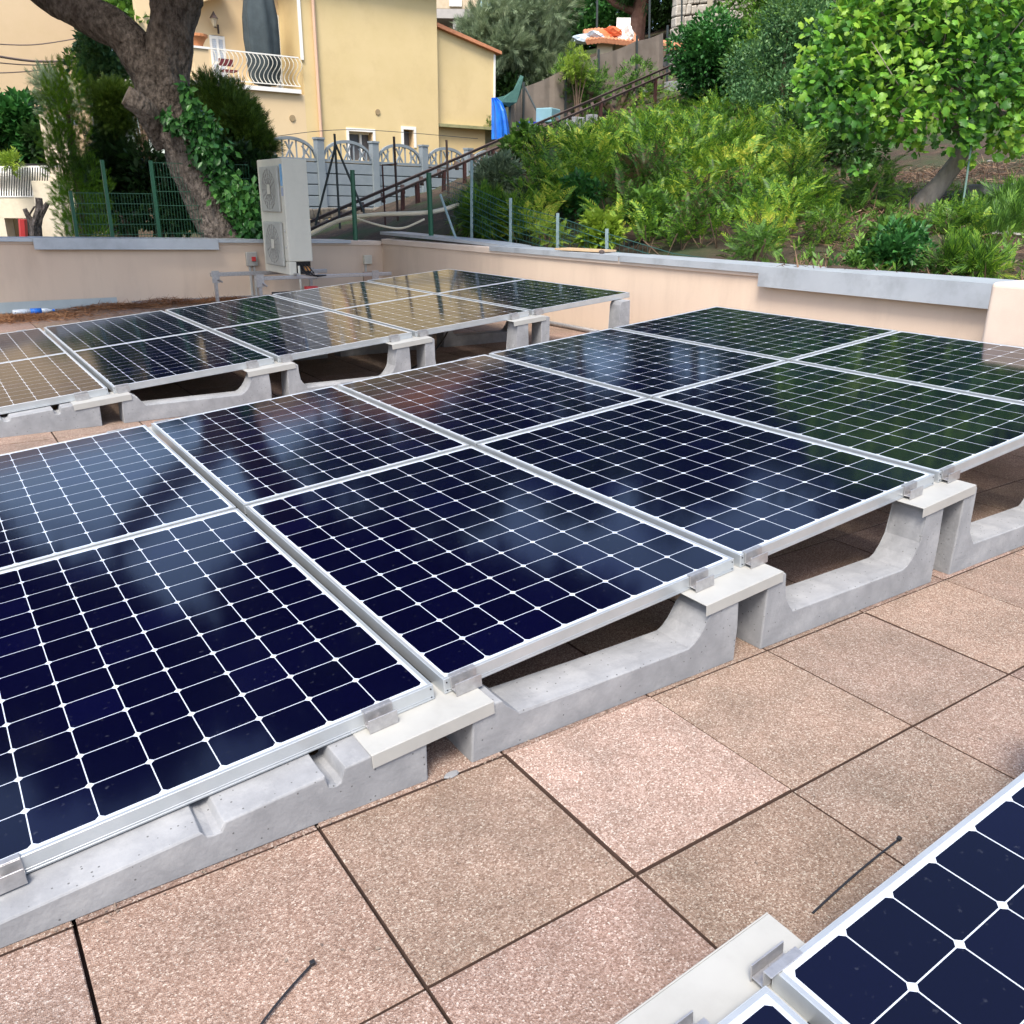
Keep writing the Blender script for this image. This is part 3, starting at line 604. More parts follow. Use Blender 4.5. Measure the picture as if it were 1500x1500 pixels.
def ground(px, py, D0=5, D1=60):         # first hit of a view ray with the hill
    for D in np.arange(D0, D1, .2):
        p = at(px, py, D)
        if tz(p.x, p.y) > p.z: return Vector((p.x, p.y, tz(p.x, p.y)))
    p = at(px, py, D1); return Vector((p.x, p.y, tz(p.x, p.y)))
def make_terrain():
    def axis(lo, hi, a, b, fine, coarse):
        out = [a]; s = fine
        while out[-1] < hi: s = fine if out[-1] < b else min(s*1.12, coarse); out.append(out[-1]+s)
        low = [a]; s = fine
        while low[-1] > lo: s = min(s*1.12, coarse); low.append(low[-1]-s)
        return np.array(low[:0:-1]+out)
    xs = np.concatenate([axis(-60, 90, -4, 30, .45, 6)]); ys = axis(-30, 110, -4, 36, .45, 6)
    xs = np.unique(np.append(xs, [5.70, 5.71])); ys = np.unique(np.append(ys, [11.70, 11.71]))
    Xg, Yg = np.meshgrid(xs, ys, indexing='ij'); P = np.stack([Xg.ravel(), Yg.ravel()], 1); Z = np.concatenate([terr(q) for q in np.array_split(P, 40)])
    Z = np.clip(Z, -3, 40); Z += RNG.normal(0, .035, len(Z))*(np.hypot(P[:, 0], P[:, 1]) < 45)
    ins = (P[:, 0] < 5.705) & (P[:, 0] > -9) & (P[:, 1] < 11.705) & (P[:, 1] > -9); Z[ins] = -.5
    nx, ny = len(xs), len(ys); idx = np.arange(nx*ny).reshape(nx, ny)
    F = np.stack([idx[:-1, :-1], idx[1:, :-1], idx[1:, 1:], idx[:-1, 1:]], -1).reshape(-1, 4)
    m = bpy.data.materials.new('hill_soil'); m.use_nodes = True; nt = m.node_tree; N = nt.nodes; L = nt.links; b = N['Principled BSDF']; b.inputs['Roughness'].default_value = .95
    tc = N.new('ShaderNodeTexCoord'); n = N.new('ShaderNodeTexNoise'); n.inputs['Scale'].default_value = 5; n.inputs['Detail'].default_value = 9; n.inputs['Roughness'].default_value = .8; L.new(tc.outputs['Object'], n.inputs[0])
    r = N.new('ShaderNodeValToRGB'); e = r.color_ramp.elements; e[0].position = .3; e[0].color = (.02, .013, .008, 1); e[1].position = .75; e[1].color = (.15, .095, .06, 1); e.new(.5).color = (.055, .035, .02, 1); L.new(n.outputs[0], r.inputs[0])
    n2 = N.new('ShaderNodeTexNoise'); n2.inputs['Scale'].default_value = .5; n2.inputs['Detail'].default_value = 5; L.new(tc.outputs['Object'], n2.inputs[0])
    r2 = N.new('ShaderNodeValToRGB'); r2.color_ramp.elements[0].position = .47; r2.color_ramp.elements[1].position = .6; L.new(n2.outputs[0], r2.inputs[0])
    mx = N.new('ShaderNodeMix'); mx.data_type = 'RGBA'; L.new(r2.outputs[0], mx.inputs[0]); L.new(r.outputs[0], mx.inputs[6]); mx.inputs[7].default_value = (.035, .055, .015, 1); L.new(mx.outputs[2], b.inputs['Base Color'])
    bp = N.new('ShaderNodeBump'); bp.inputs['Strength'].default_value = .8; bp.inputs['Distance'].default_value = .08; L.new(n.outputs[0], bp.inputs['Height']); L.new(bp.outputs[0], b.inputs['Normal'])
    o = npmesh('hillside_ground', np.c_[P, Z], F, m); o.data.polygons.foreach_set('use_smooth', [True]*len(o.data.polygons)); tag(o, None, None, kind='structure')
    g = MB(); g.box((-900, -900, -6), (900, 900, -3.2)); tag(g.build('ground', m), None, None, kind='structure')
make_terrain()
# ------------------------------------------------------------------ leaf colours
LM = {}
LM['fern'] = leafmat('fern_green', [(.10, .065, .03), (.02, .055, .010), (.045, .115, .014), (.09, .20, .02), (.16, .28, .025), (.30, .38, .035), (.46, .46, .06)], .4)
LM['fig'] = leafmat('fig_green', [(.025, .085, .016), (.05, .15, .022), (.12, .29, .03), (.28, .44, .05), (.24, .40, .12)], .4, rough=.42)
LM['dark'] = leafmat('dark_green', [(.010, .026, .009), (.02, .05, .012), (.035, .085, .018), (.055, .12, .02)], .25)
LM['mid'] = leafmat('mid_green', [(.02, .05, .012), (.05, .12, .02), (.11, .22, .03), (.20, .33, .04)], .3)
LM['bluegreen'] = leafmat('blue_green', [(.03, .08, .03), (.065, .15, .055), (.11, .21, .07), (.18, .28, .06)], .25)
LM['olive'] = leafmat('olive_green', [(.055, .085, .045), (.13, .18, .10), (.22, .28, .16), (.32, .38, .24)], .25)
LM['cypress'] = leafmat('cypress_green', [(.025, .06, .01), (.09, .19, .015), (.18, .34, .02), (.28, .46, .03)], .25)
LM['juniper'] = leafmat('juniper_green', [(.022, .045, .012), (.06, .11, .02), (.13, .21, .03), (.24, .35, .05)], .2)
LM['ivy'] = leafmat('ivy_green', [(.012, .045, .012), (.025, .095, .022), (.05, .16, .035), (.09, .23, .045)], .2, rough=.35)
LM['pine'] = leafmat('pine_needles', [(.008, .018, .006), (.018, .035, .010), (.03, .055, .014)], .15)
LM['yellow'] = leafmat('yellow_green', [(.10, .17, .02), (.2, .30, .03), (.34, .42, .05)], .4)
LM['brown'] = leafmat('brown_leaves', [(.05, .03, .015), (.11, .065, .03), (.20, .14, .07)], .1)
bark = mat('pine_bark', (.045, .034, .026), .95, (.30, .245, .205), 17, 12, bump=1.0, bscale=22, dirt=(.045, .03, .022), dscale=7, damt=.95, stretch=(1, 1, .6), bdist=.09)
figbark = mat('grey_bark', (.13, .11, .09), .9, (.27, .235, .20), 8, 8, bump=.6, bscale=30, stretch=(1, 1, .3))
twig = mat('brown_twig', (.09, .055, .035), .9, (.16, .11, .07), 12)
drystick = mat('dry_stick', (.26, .19, .13), .9, (.15, .10, .07), 12)
# ------------------------------------------------------------------ fern bank (stuff) and hillside plants
def fern_zone(poly, n, size, rng, keep=None):
    P = []
    lo = np.array(poly).min(0); hi = np.array(poly).max(0)
    while len(P) < n:
        q = rng.uniform(lo, hi)
        c = False; j = len(poly)-1
        for i in range(len(poly)):
            if (poly[i][1] > q[1]) != (poly[j][1] > q[1]) and q[0] < (poly[j][0]-poly[i][0])*(q[1]-poly[i][1])/(poly[j][1]-poly[i][1])+poly[i][0]: c = not c
            j = i
        if c: P.append(q)
    return P
rf = np.random.default_rng(11)
# in local (right, forward) metres: the bank between the wall and the rails
bank = [(-.3, 10.2), (.6, 9.2), (2.2, 8.2), (3.7, 11.5), (4.5, 14.5), (6.4, 20), (8.4, 25), (4.6, 24), (2.0, 22), (.3, 17), (-.1, 12.5)]
cl_ = [q for q in fern_zone(bank, 1150, 1, rf) if math.sin(q[0]*2.1+q[1]*.7)+math.sin(q[0]*1.3-q[1]*1.7) > -1.25 and loc(q[0], q[1], 0).x > 6.75]; P = []; Dn = []; FS = []
for X, D in cl_:
    b0 = loc(X, D, 0); h = rf.uniform(.08, .62)*min(1, .55+max(0, D-9)*.12); k = rf.integers(9, 15)
    for i in range(k):
        a = rf.uniform(0, 6.283); rr = rf.uniform(0, .16); x, y = b0.x+rr*math.cos(a), b0.y+rr*math.sin(a)
        P.append((x, y, tz(x, y)+h*rf.uniform(.6, 1))); Dn.append((math.cos(a), math.sin(a), rf.uniform(.4, 2.4))); FS.append((.13+.0145*D)*rf.uniform(.6, 1.3))
P = np.array(P); Dn = np.array(Dn)
o = scatter('fern_bank', T_FROND, P, Dn, np.array(FS), LM['fern'], jit=.22, sj=.35, rng=rf); tag(o, 'dense bank of bright green feathery fronds on the hillside beyond the right parapet', 'ferns', kind='stuff')
# stems under the fronds
m = MB()
for X, D in cl_[::3]:
    b0 = loc(X, D, 0); z0 = tz(b0.x, b0.y)
    for i in range(2):
        e = (b0.x+random.uniform(-.3, .3), b0.y+random.uniform(-.3, .3), z0+random.uniform(.15, .4)); m.tube([(b0.x, b0.y, z0-.05), e], .007, 4)
o = m.build('fern_stems', twig); tag(o, 'brown stems under the feathery fronds of the bank', 'stems', kind='stuff')
def bush(name, px, py, D, r, m, tmpl, n, size, label, cat='bush', h=None, jit=.6, group=None, base=None, k=10, rs=.38, seed=1, shell=.5, stem=True):
    """px,py = middle of the crown as seen; r=(across, depth, up) metres"""
    rg = np.random.default_rng(seed*97+int(px)); c = at(px, py, D)
    while c.x < 6.25+r[0]*.75 and c.y < 11.6 and D < 14: D += .1; c = at(px, py, D)
    r = np.array(r)
    zb_ = tz(c.x, c.y) if base is None else base; zb_ = min(zb_, c.z-.2)
    root = thing(name, label, cat, (c.x, c.y, zb_), group=group)
    cc = np.array([0, 0, c.z-zb_]); R = np.stack([RH, FH, [0, 0, 1]])
    bl = []
    for q, s in subblobs((0, 0, 0), r*.72, k, rs*float(r.mean()), rg): bl.append((q, s))
    bl.append((np.zeros(3), r*.62))
    Pp, Dd = crown(bl, n/(sum((np.array(b[1] if hasattr(b[1], '__len__') else [b[1]]*3).prod()**(2/3)) for b in bl)), rg, shell)
    Pp = Pp@R+cc; Dd = Dd@R; Dd[:, 2] += .35
    keep = Pp[:, 2] > -.05; Pp, Dd = Pp[keep], Dd[keep]
    scatter('foliage', tmpl, Pp, Dd, size, m, root, jit=jit, rng=rg)
    if stem:
        s = MB()
        for i in range(6):
            q = Vector((bl[i % len(bl)][0]@R)+cc*1.0); s.tube([(random.uniform(-.06, .06), random.uniform(-.06, .06), -.15), Vector((q.x*.4, q.y*.4, q.z*.55)), q], [.05*r[0]+.008, .03*r[0]+.006, .008], 5)
        s.build('branches', twig, root)
    return root
# hillside bushes on the right
G1 = 'bushes on the hillside below the fig tree'
bush('bush', 1275, 385, 7.6, (.34, .3, .20), LM['mid'], T_LEAF, 900, .075, 'bright green low plant right behind the deep grey coping', k=8, seed=2, group=G1)
bush('bush', 1325, 372, 7.9, (.42, .35, .26), LM['ivy'], T_LEAF, 1500, .07, 'dark green rounded leafy shrub right behind the deep grey coping', k=9, seed=3, group=G1)
bush('bush', 1385, 330, 9.4, (.48, .4, .20), LM['fern'], T_FROND, 198, 0.19, 'yellow green spreading plant below the foot of the fig trunk', k=7, seed=4, group=G1)
bush('bush', 1268, 288, 11.6, (.4, .35, .42), LM['mid'], T_FROND, 352, 0.23, 'upright green plant among the dark undergrowth left of the fig trunk', k=7, seed=5, group=G1)
bush('bush', 1215, 335, 9.8, (.34, .3, .18), LM['fern'], T_FROND, 154, 0.17, 'small yellow green plant at the edge of the bare slope', k=5, seed=6, group=G1)
bush('bush', 1300, 340, 9.4, (.32, .3, .2), LM['mid'], T_LEAF, 500, .09, 'small green shrub in the middle of the bare slope', k=5, seed=7, group=G1)
bush('bush', 1445, 345, 9.3, (.5, .4, .26), LM['mid'], T_FEATHER, 700, .22, 'feathery green grass clump near the right border', k=8, seed=8, group=G1)
bush('bush', 1420, 392, 7.4, (.35, .3, .12), LM['fern'], T_FEATHER, 400, .2, 'low yellow green grass tuft beside the wooden plank on the slope', k=6, seed=9, group=G1)
bush('bush', 1490, 318, 10, (.4, .4, .3), LM['mid'], T_FEATHER, 500, .25, 'green weed clump cut by the right border, in front of the low stone wall', k=6, seed=10, group=G1)
bush('bush', 1180, 300, 11.5, (.5, .4, .25), LM['fern'], T_FROND, 264, 0.25, 'bright fern clump at the right end of the frond bank', k=6, seed=12, group=G1)
bush('bush', 1110, 365, 8.6, (.28, .25, .22), LM['mid'], T_FROND, 132, 0.17, 'small fern just behind the right parapet, beside the bare litter', k=5, seed=13, group=G1)
bush('bush', 715, 318, 12.2, (.6, .45, .33), LM['fern'], T_FEATHER, 1500, .26, 'soft yellow green shrub behind the wire fence at the left foot of the frond bank', k=9, seed=14, group=G1)
bush('bush', 805, 345, 10.4, (.30, .25, .16), LM['yellow'], T_FROND, 99, 0.17, 'tiny yellow green fern at the foot of the wire fence', k=5, seed=15, group=G1)
bush('bush', 722, 262, 15.0, (.35, .3, .25), LM['olive'], T_SPRAY, 700, .3, 'sparse dry brushwood at the left tip of the frond bank below the rails', k=8, seed=16, group=G1)
for i, (px, py, D, r, mm, lb) in enumerate([(770, 215, 17.5, .5, 'mid', 'rounded leafy shrub at the upper left edge of the frond bank'), (850, 285, 13.5, .4, 'ivy', 'small dark leafy shrub low in the left half of the frond bank'), (905, 205, 19, .5, 'yellow', 'yellowish leafy shrub in the upper middle of the frond bank'), (960, 310, 11.8, .38, 'mid', 'leafy green shrub in the lower middle of the frond bank'),
        (1010, 250, 15.5, .45, 'bluegreen', 'grey green leafy shrub in the centre of the frond bank'), (1075, 300, 12.2, .38, 'ivy', 'dark leafy shrub at the right of the frond bank'), (1060, 190, 21, .6, 'mid', 'leafy shrub at the upper right of the frond bank'), (885, 345, 10.6, .3, 'yellow', 'yellow green leafy plant at the foot of the frond bank')]):
    bush('leafy_shrub', px, py, D, (r, r*.8, r*.75), LM[mm], T_LEAF, 900, .11, lb, k=7, seed=80+i, group='leafy shrubs among the fronds')
# mid trees
G2 = 'shrubs and small trees of the hillside'
bush('bush', 1060, 115, 30, (2.2, 1.6, 2.0), LM['ivy'], T_LEAF, 18000, .15, 'dense deep green shrub at the upper end of the rails', k=14, seed=20, group=G2)
bush('shrub_tree', 1145, 140, 23, (1.9, 1.5, 2.7), LM['bluegreen'], T_LEAF, 26000, .095, 'tall bluish green shrubby tree between the rails and the fig tree', 'tree', k=20, seed=21, group=G2)
bush('shrub_tree', 1110, 200, 24, (1.5, 1.2, 1.7), LM['mid'], T_LEAF, 18000, .10, 'mid green shrubby tree hanging over the top of the frond bank', 'tree', k=16, seed=22, group=G2)
bush('shrub_tree', 1130, 40, 32, (2.0, 1.6, 2.0), LM['mid'], T_LEAF, 12000, .14, 'yellowish green tree in front of the rubble stone wall at the top', 'tree', k=16, seed=23, group=G2)
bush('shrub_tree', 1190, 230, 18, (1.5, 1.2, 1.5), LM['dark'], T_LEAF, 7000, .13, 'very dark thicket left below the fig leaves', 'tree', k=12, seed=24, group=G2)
bush('shrub_tree', 1215, 40, 28, (2.8, 1.8, 3.4), LM['mid'], T_LEAF, 18000, .13, 'grey green tree behind the left side of the fig tree', 'tree', k=16, seed=25, group=G2)
bush('bush', 985, 180, 30, (1.3, 1, .8), LM['fern'], T_FROND, 572, 0.39, 'yellow green fern patch high on the bank under the rails', k=9, seed=26, group=G2)
bush('bush', 905, 128, 33.5, (2.8, .9, .7), LM['mid'], T_SPRAY, 900, .35, 'sparse scrub between the brown screen and the rails', k=9, seed=27, group=G2)
bush('bush', 848, 100, 32.6, (.55, .5, .8), LM['yellow'], T_SPRAY, 260, .26, 'yellow green bush overhanging the brown screen fence', k=9, seed=28, group=G2)
bush('olive_tree', 765, 75, 43, (3.1, 2.2, 3.0), LM['olive'], T_FEATHER, 8000, .7, 'big grey green feathery tree right of the yellow house', 'tree', k=22, seed=29, group=G2, shell=.3)
bush('bush', 760, 155, 42.5, (2.2, 1, 1.3), LM['dark'], T_LEAF, 3000, .25, 'dark leaves beneath the grey green feathery tree', k=9, seed=30, group=G2)
bush('hedge', 850, 18, 55, (6.0, 2, 2.0), LM['ivy'], T_LEAF, 9000, .3, 'ivy green hedge along the top behind the white chair', 'hedge', k=20, seed=31, group=G2)
bush('hedge', 990, 22, 56, (5.0, 2, 2.2), LM['dark'], T_LEAF, 7000, .32, 'dark hedge along the top right of the leaning tree trunk', 'hedge', k=18, seed=32, group=G2)
# dark thicket filling the slope behind the fig tree
m0 = LM['dark']
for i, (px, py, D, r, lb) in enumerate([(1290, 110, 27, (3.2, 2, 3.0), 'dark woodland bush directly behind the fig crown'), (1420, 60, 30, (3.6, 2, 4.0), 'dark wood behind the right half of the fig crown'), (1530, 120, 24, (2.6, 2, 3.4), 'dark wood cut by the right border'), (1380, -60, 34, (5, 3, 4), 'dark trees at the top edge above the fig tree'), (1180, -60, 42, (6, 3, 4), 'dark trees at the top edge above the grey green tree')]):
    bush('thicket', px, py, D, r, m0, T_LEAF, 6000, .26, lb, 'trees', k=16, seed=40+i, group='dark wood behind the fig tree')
# ------------------------------------------------------------------ fig tree
fb = ground(1342, 312, 8, 20); D_f = toloc(fb)[1]
def fp(px, py, dD=0): return at(px, py, D_f+dD)
t = thing('fig_tree', 'fig tree with a leaning grey trunk and a wide crown of big bright leaves', 'tree', fb)
o_ = Vector(fb); m = MB()
def rel(l): return [p-o_ for p in l]
m.tube(rel([fp(1336, 322), fp(1350, 300), fp(1378, 268), fp(1402, 238), fp(1416, 205), fp(1418, 175)]), [.19, .155, .12, .105, .095, .085], 12, jit=.08)
m.tube(rel([fp(1416, 205), fp(1385, 165, .3), fp(1330, 140, .6), fp(1250, 110, .7)]), [.07, .055, .04, .02], 7)
m.tube(rel([fp(1418, 178), fp(1400, 110, .2), fp(1340, 60, .4), fp(1280, 10, .2)]), [.08, .06, .045, .02], 7)
m.tube(rel([fp(1416, 200), fp(1450, 168, .2), fp(1500, 172, .3), fp(1570, 150, .3)]), [.07, .06, .05, .03], 7)
m.tube(rel([fp(1418, 175), fp(1440, 100), fp(1470, 20), fp(1480, -80)]), [.07, .055, .04, .02], 7)
for i in range(30):
    a = fp(random.uniform(1260, 1480), random.uniform(40, 150), random.uniform(-.6, .6)); b_ = a+Vector((random.uniform(-.8, .8), random.uniform(-.6, .6), random.uniform(-.4, .6))); m.tube(rel([a, b_]), [.011, .004], 5)
m.build('trunk', figbark, t, smooth=True)
rg = np.random.default_rng(5); bl = []
for (px, py, dD, r) in [(1240, 70, 0, .72), (1215, 130, -.2, .55), (1300, 50, .2, .95), (1290, 130, -.3, .75), (1380, 30, .2, 1.1), (1370, 120, -.4, .85), (1460, 40, .1, 1.1), (1450, 125, -.4, .85), (1530, 60, 0, 1.1), (1540, 150, -.2, .9), (1330, -30, 0, 1.0), (1430, -60, 0, 1.1), (1210, 175, -.6, .22), (1255, 165, -.5, .35), (1330, 175, -.6, .38), (1405, 190, -.6, .32), (1480, 195, -.5, .35), (1200, 100, 0, .35), (1255, 15, 0, .5), (1340, 218, -.5, .12), (1260, 245, -.6, .10), (1420, 225, -.5, .14)]:
    bl.append((np.array(fp(px, py, dD)-o_), r*.82))
Pp, Dd = crown(bl, 950, rg, .3); Dd[:, 2] -= .25; Dd = Dd+(-FH)*.45
scatter('crown', T_FIG, Pp, Dd, .092, LM['fig'], t, jit=.75, sj=.35, rng=rg, up=np.array([0, 0, .7])-FH*.8)
# stakes, stones, logs on the slope
def stick(name, a, b, r, m_, label, cat, n=6, group=None, r2=None):
    a = Vector(a); b = Vector(b); s = MB(); s.tube([(0, 0, 0), b-a], [r, r2 or r], n); o = s.build(name, m_); o.location = a; return tag(o, label, cat, group)
g_ = ground(1408, 318, 6, 18); stick('stake', g_-Vector((0, 0, .1)), at(1424, 205, toloc(g_)[1]), .012, mat('green_metal', (.16, .26, .22), .5), 'thin pale green metal stake leaning in front of the fig trunk', 'stake')
def rock(px, py, s, label, col=(.30, .27, .24), flat=.6, D1=30):
    g = ground(px, py, 5, D1); v, d = blob((0, 0, 0), 1, 1); import bmesh
    me = bpy.data.meshes.new('rock'); b = bmesh.new(); bmesh.ops.create_icosphere(b, subdivisions=3, radius=1)
    ph = [random.uniform(0, 6) for _ in range(6)]
    for vv in b.verts:
        c = vv.co; k = 1+.16*math.sin(3*c.x+ph[0])+.14*math.sin(4*c.y+ph[1])+.12*math.sin(5*c.z+ph[2])+.06*math.sin(9*c.x+7*c.y+ph[3]); vv.co = Vector((c.x*k*s, c.y*k*s*.8, c.z*k*s*flat))
    b.to_mesh(me); b.free(); me.materials.append(mat('rock_surface', col, .95, tuple(x*.6 for x in col), 8, bump=.6, bscale=14)); o = bpy.data.objects.new('rock', me); COL.objects.link(o); o.location = g+Vector((0, 0, s*flat*.3)); o.rotation_euler = (0, 0, random.uniform(0, 6))
    return tag(o, label, 'rock', 'rocks on the hillside')
rock(1187, 373, .045, 'small whitish stone on the brown litter behind the deep coping', (.62, .57, .5)); rock(1395, 262, .09, 'pale stone to the left of the green stake', (.5, .45, .36)); rock(1112, 382, .07, 'reddish boulder tip just behind the parapet copings', (.22, .14, .11))
rock(1470, 352, .2, 'flat pale grey slab of stone near the right border', (.42, .39, .36), .3); rock(1450, 240, .07, 'small grey stone on the dark soil right of the fig trunk', (.3, .28, .25)); rock(945, 140, .2, 'whitish rock on the bank just below the rails', (.5, .44, .36), D1=40); rock(1005, 132, .25, 'pale rock beside the top of the bank', (.45, .38, .3), D1=40); rock(870, 200, .18, 'pale rubble lump under the rails', (.42, .38, .32), D1=40)
def log(px1, py1, px2, py2, r, label, m_=None, lift=.03):
    a = ground(px1, py1, 5, 40); b = ground(px2, py2, 5, 40); return stick('fallen_branch', a+Vector((0, 0, lift)), b+Vector((0, 0, lift)), r, m_ or drystick, label, 'branch', group='dead wood on the hillside', r2=r*.6)
log(1380, 405, 1405, 382, .035, 'short weathered plank end on the slope behind the deep coping'); log(1445, 400, 1490, 392, .015, 'thin dry stick on the slope near the right border'); log(1225, 296, 1290, 304, .012, 'thin dead twig across the dark undergrowth'); log(1060, 205, 1075, 165, .03, 'bare dead branch standing at the top right of the frond bank')
log(1125, 195, 1140, 235, .03, 'pale broken branch under the tall shrubby trees'); log(965, 150, 1000, 140, .05, 'curved brown log below the rails'); log(1235, 385, 1265, 378, .012, 'thin straw coloured stick in the litter by the white stone')
# dry litter on slope
lp = fern_zone([(2.2, 7.4), (6.8, 5.4), (9.5, 9.0), (10, 17.5), (4.6, 15.5), (3.2, 10.5)], 15000, 1, rf); P = []
for X, D in lp:
    b0 = loc(X, D, 0); P.append((b0.x, b0.y, tz(b0.x, b0.y)+rf.uniform(0, .09)))
P = np.array(P); Dn = rf.normal(0, 1, P.shape)*np.array([1, 1, .35])
o = scatter('dry_litter', T_NEEDLE, P, Dn, .17, leafmat('straw', [(.06, .032, .02), (.13, .075, .045), (.27, .19, .12)], .1, .8), jit=.1, rng=rf); tag(o, 'brown twigs and dead leaves covering the bare slope under the fig tree', 'litter', kind='stuff')
lp = fern_zone([(2.4, 7.6), (7.2, 5.8), (8.6, 10.0), (8.5, 14.5), (3.4, 13)], 900, 1, rf); P = []; Dn = []
for X, D in lp:
    b0 = loc(X, D, 0); a = rf.uniform(0, 6.28); P.append((b0.x, b0.y, tz(b0.x, b0.y)+.02)); Dn.append((.6*math.cos(a), .6*math.sin(a), .8))
o = scatter('ground_cover', T_SPRAY, np.array(P), np.array(Dn), .20, LM['mid'], jit=.3, rng=rf); tag(o, 'low weeds scattered over the slope under the fig tree', 'weeds', kind='stuff')
# low stone wall right
stone = mat('rubble_stone', (.16, .145, .125), .95, (.36, .33, .29), 6, 8, bump=.9, bscale=9)
def rubble(name, a, b, h, th, label, cat='stone wall', s=.22, m_=None):
    a = Vector(a); b = Vector(b); L_ = (b-a).length; d = (b-a).normalized(); yv = Vector((-d.y, d.x, 0)).normalized(); m = MB(); x = 0
    rows = max(2, int(h/s))
    for r_ in range(rows):
        x = -s*random.random()
        while x < L_:
            w = s*random.uniform(.7, 1.8); z0 = r_*h/rows; z1 = (r_+1)*h/rows*random.uniform(.97, 1.02)
            p = a+d*(x+w/2); Mx = Matrix.Translation(p+Vector((0, 0, (z0+z1)/2)))@Matrix(((d.x, yv.x, 0, 0), (d.y, yv.y, 0, 0), (d.z, 0, 1, 0), (0, 0, 0, 1)))@Matrix.Rotation(random.uniform(-.12, .12), 4, 'Y')
            q = random.uniform(-.03, .05)
            m.box((-w/2*.94, -th/2+q, -(z1-z0)*.48), (w/2*.94, th/2, (z1-z0)*.48), Mx); x += w
    o = m.build(name, m_ or stone, bevel=s*.16); return tag(o, label, cat)
a = ground(1432, 300, 6, 20); b = at(1530, 296, toloc(a)[1]+.3); b.z = a.z+.02; rubble('stone_wall', a-Vector((0, 0, .1)), b-Vector((0, 0, .1)), .36, .3, 'low dark stone wall near the right border behind the weeds', s=.16)
# ------------------------------------------------------------------ rails (incline)
RA, RB = (372, 361, 17.0), (1010, 85, 34.0); RA2, RB2 = (372, 373, 16.6), (1012, 93, 33.4)
rust = mat('rusty_steel', (.04, .024, .018), .85, (.085, .055, .045), 9, 8, bump=.3, bscale=30); rust2 = mat('red_brown_steel', (.04, .012, .010), .85, (.07, .024, .02), 8)
t = thing('inclined_rails', 'pair of rusty rails climbing the hillside from the left', 'rails', at(*RA))
oo = at(*RA)
a1, b1, a2, b2 = at(*RA), at(*RB), at(*RA2), at(*RB2)
for a, b in ((a1, b1), (a2, b2)):
    m = MB(); m.bar(a-oo, b-oo, .03, .05); m.bar(a-oo+Vector((0, 0, .03)), b-oo+Vector((0, 0, .03)), .055, .012); m.build('rail', rust, t)
for i in range(30):
    f = (i+.5)/30; p = a1.lerp(b1, f); q = a2.lerp(b2, f); m = MB(); m.bar(p-oo-Vector((0, 0, .07)), q-oo-Vector((0, 0, .07)), .09, .05); m.build('sleeper', rust, t)
for i, (px, tw) in enumerate([(586, .05), (607, .06), (625, .06), (650, .05), (680, .05), (720, .05), (800, .05), (880, .06), (960, .06)]):
    f = None
    for k in range(200):
        p = a2.lerp(b2, k/199); 
        d = np.array(p)-CP; x = 750+FOC*(d@CR)/(d@CF)
        if x >= px: f = k/199; break
    p = a2.lerp(b2, f); zg = tz(p.x, p.y)-.2; m = MB(); m.bar(Vector((p.x, p.y, min(zg, p.z-.3)))-oo+Vector((.04*(i % 3), .05, 0)), p-oo, tw*1.4, tw*1.4); m.build('support_post', rust2, t)
def pole(px1, py1, px2, py2, D, r, m_, label, cat='post', group=None, D2=None):
    a = at(px1, py1, D); b = at(px2, py2, D2 or D); return stick('pole' if cat == 'pole' else 'post', a, b, r, m_, label, cat, group=group)
darkpole = mat('dark_steel', (.035, .045, .045), .6); gp = mat('green_post', (.012, .09, .045), .45); pg = mat('pale_green_post', (.16, .24, .24), .55, (.24, .32, .34), 10)
t = thing('steel_tripod', 'dark steel tripod standing in front of the grey concrete fence', 'tripod', at(490, 330, 16.5)); oo = at(490, 330, 16.5)
for (x1, y1, x2, y2) in ((490, 196, 498, 335), (492, 212, 462, 330), (492, 212, 536, 318)): m = MB(); m.tube([at(x1, y1, 16.5)-oo, at(x2, y2, 16.5)-oo], .02, 6); m.build('leg', darkpole, t)
pole(577, 200, 584, 345, 16.8, .022, rust, 'thin rusty pole rising above the grey fence in the middle'); pole(654, 205, 657, 290, 19, .024, rust, 'rusty pole at the right part of the grey fence')
t = thing('pipe_stand', 'thin rusty rectangular pipe frame in front of the grey fence', 'frame', at(560, 300, 16.6)); oo = at(560, 300, 16.6); m = MB()
P_ = [at(565, 340, 16.6)-oo, at(560, 242, 16.6)-oo, at(582, 240, 16.6)-oo]; m.bar(P_[0], P_[1], .022); m.bar(P_[1], P_[2], .022); m.build('pipe', rust2, t)
# dark green posts and wire net behind the parapet
GF = 'green fence posts behind the parapet'
pole(516, 249, 521, 352, 12.8, .032, gp, 'dark green round post left of the rail supports', group=GF); pole(628, 253, 632, 352, 13.0, .036, gp, 'dark green round post right of the rail supports', group=GF)
PX = [(q[0], q[1], q[0], 392, toloc(atx(q[0], 350, 6.25))[1]) for q in ((691, 235), (748, 290), (817, 312), (889, 335))]
for i, q in enumerate(PX): pole(*q[:4], q[4], .022, pg, ['tall slim pale post, first of the wire fence on the right', 'slim pale post, second of the wire fence on the right', 'slim pale post, third of the wire fence on the right', 'short slim pale post at the low end of the wire fence'][i], group='pale posts of the wire fence')
t = thing('wire_net', 'sagging green wire net strung between the slim pale posts', 'wire fence', at(748, 330, 11.3)); oo = at(748, 330, 11.3); m = MB()
tops = [atx(650, 262, 6.25), atx(691, 274, 6.25), atx(748, 300, 6.25), atx(817, 318, 6.25), atx(889, 342, 6.25), atx(985, 371, 6.25), atx(1060, 382, 6.25)]
for k in range(8):
    pts = [Vector((p.x, p.y, p.z-k*.08-(0 if k else 0))) for p in tops]; m.tube([p-oo for p in pts], .0045, 4)
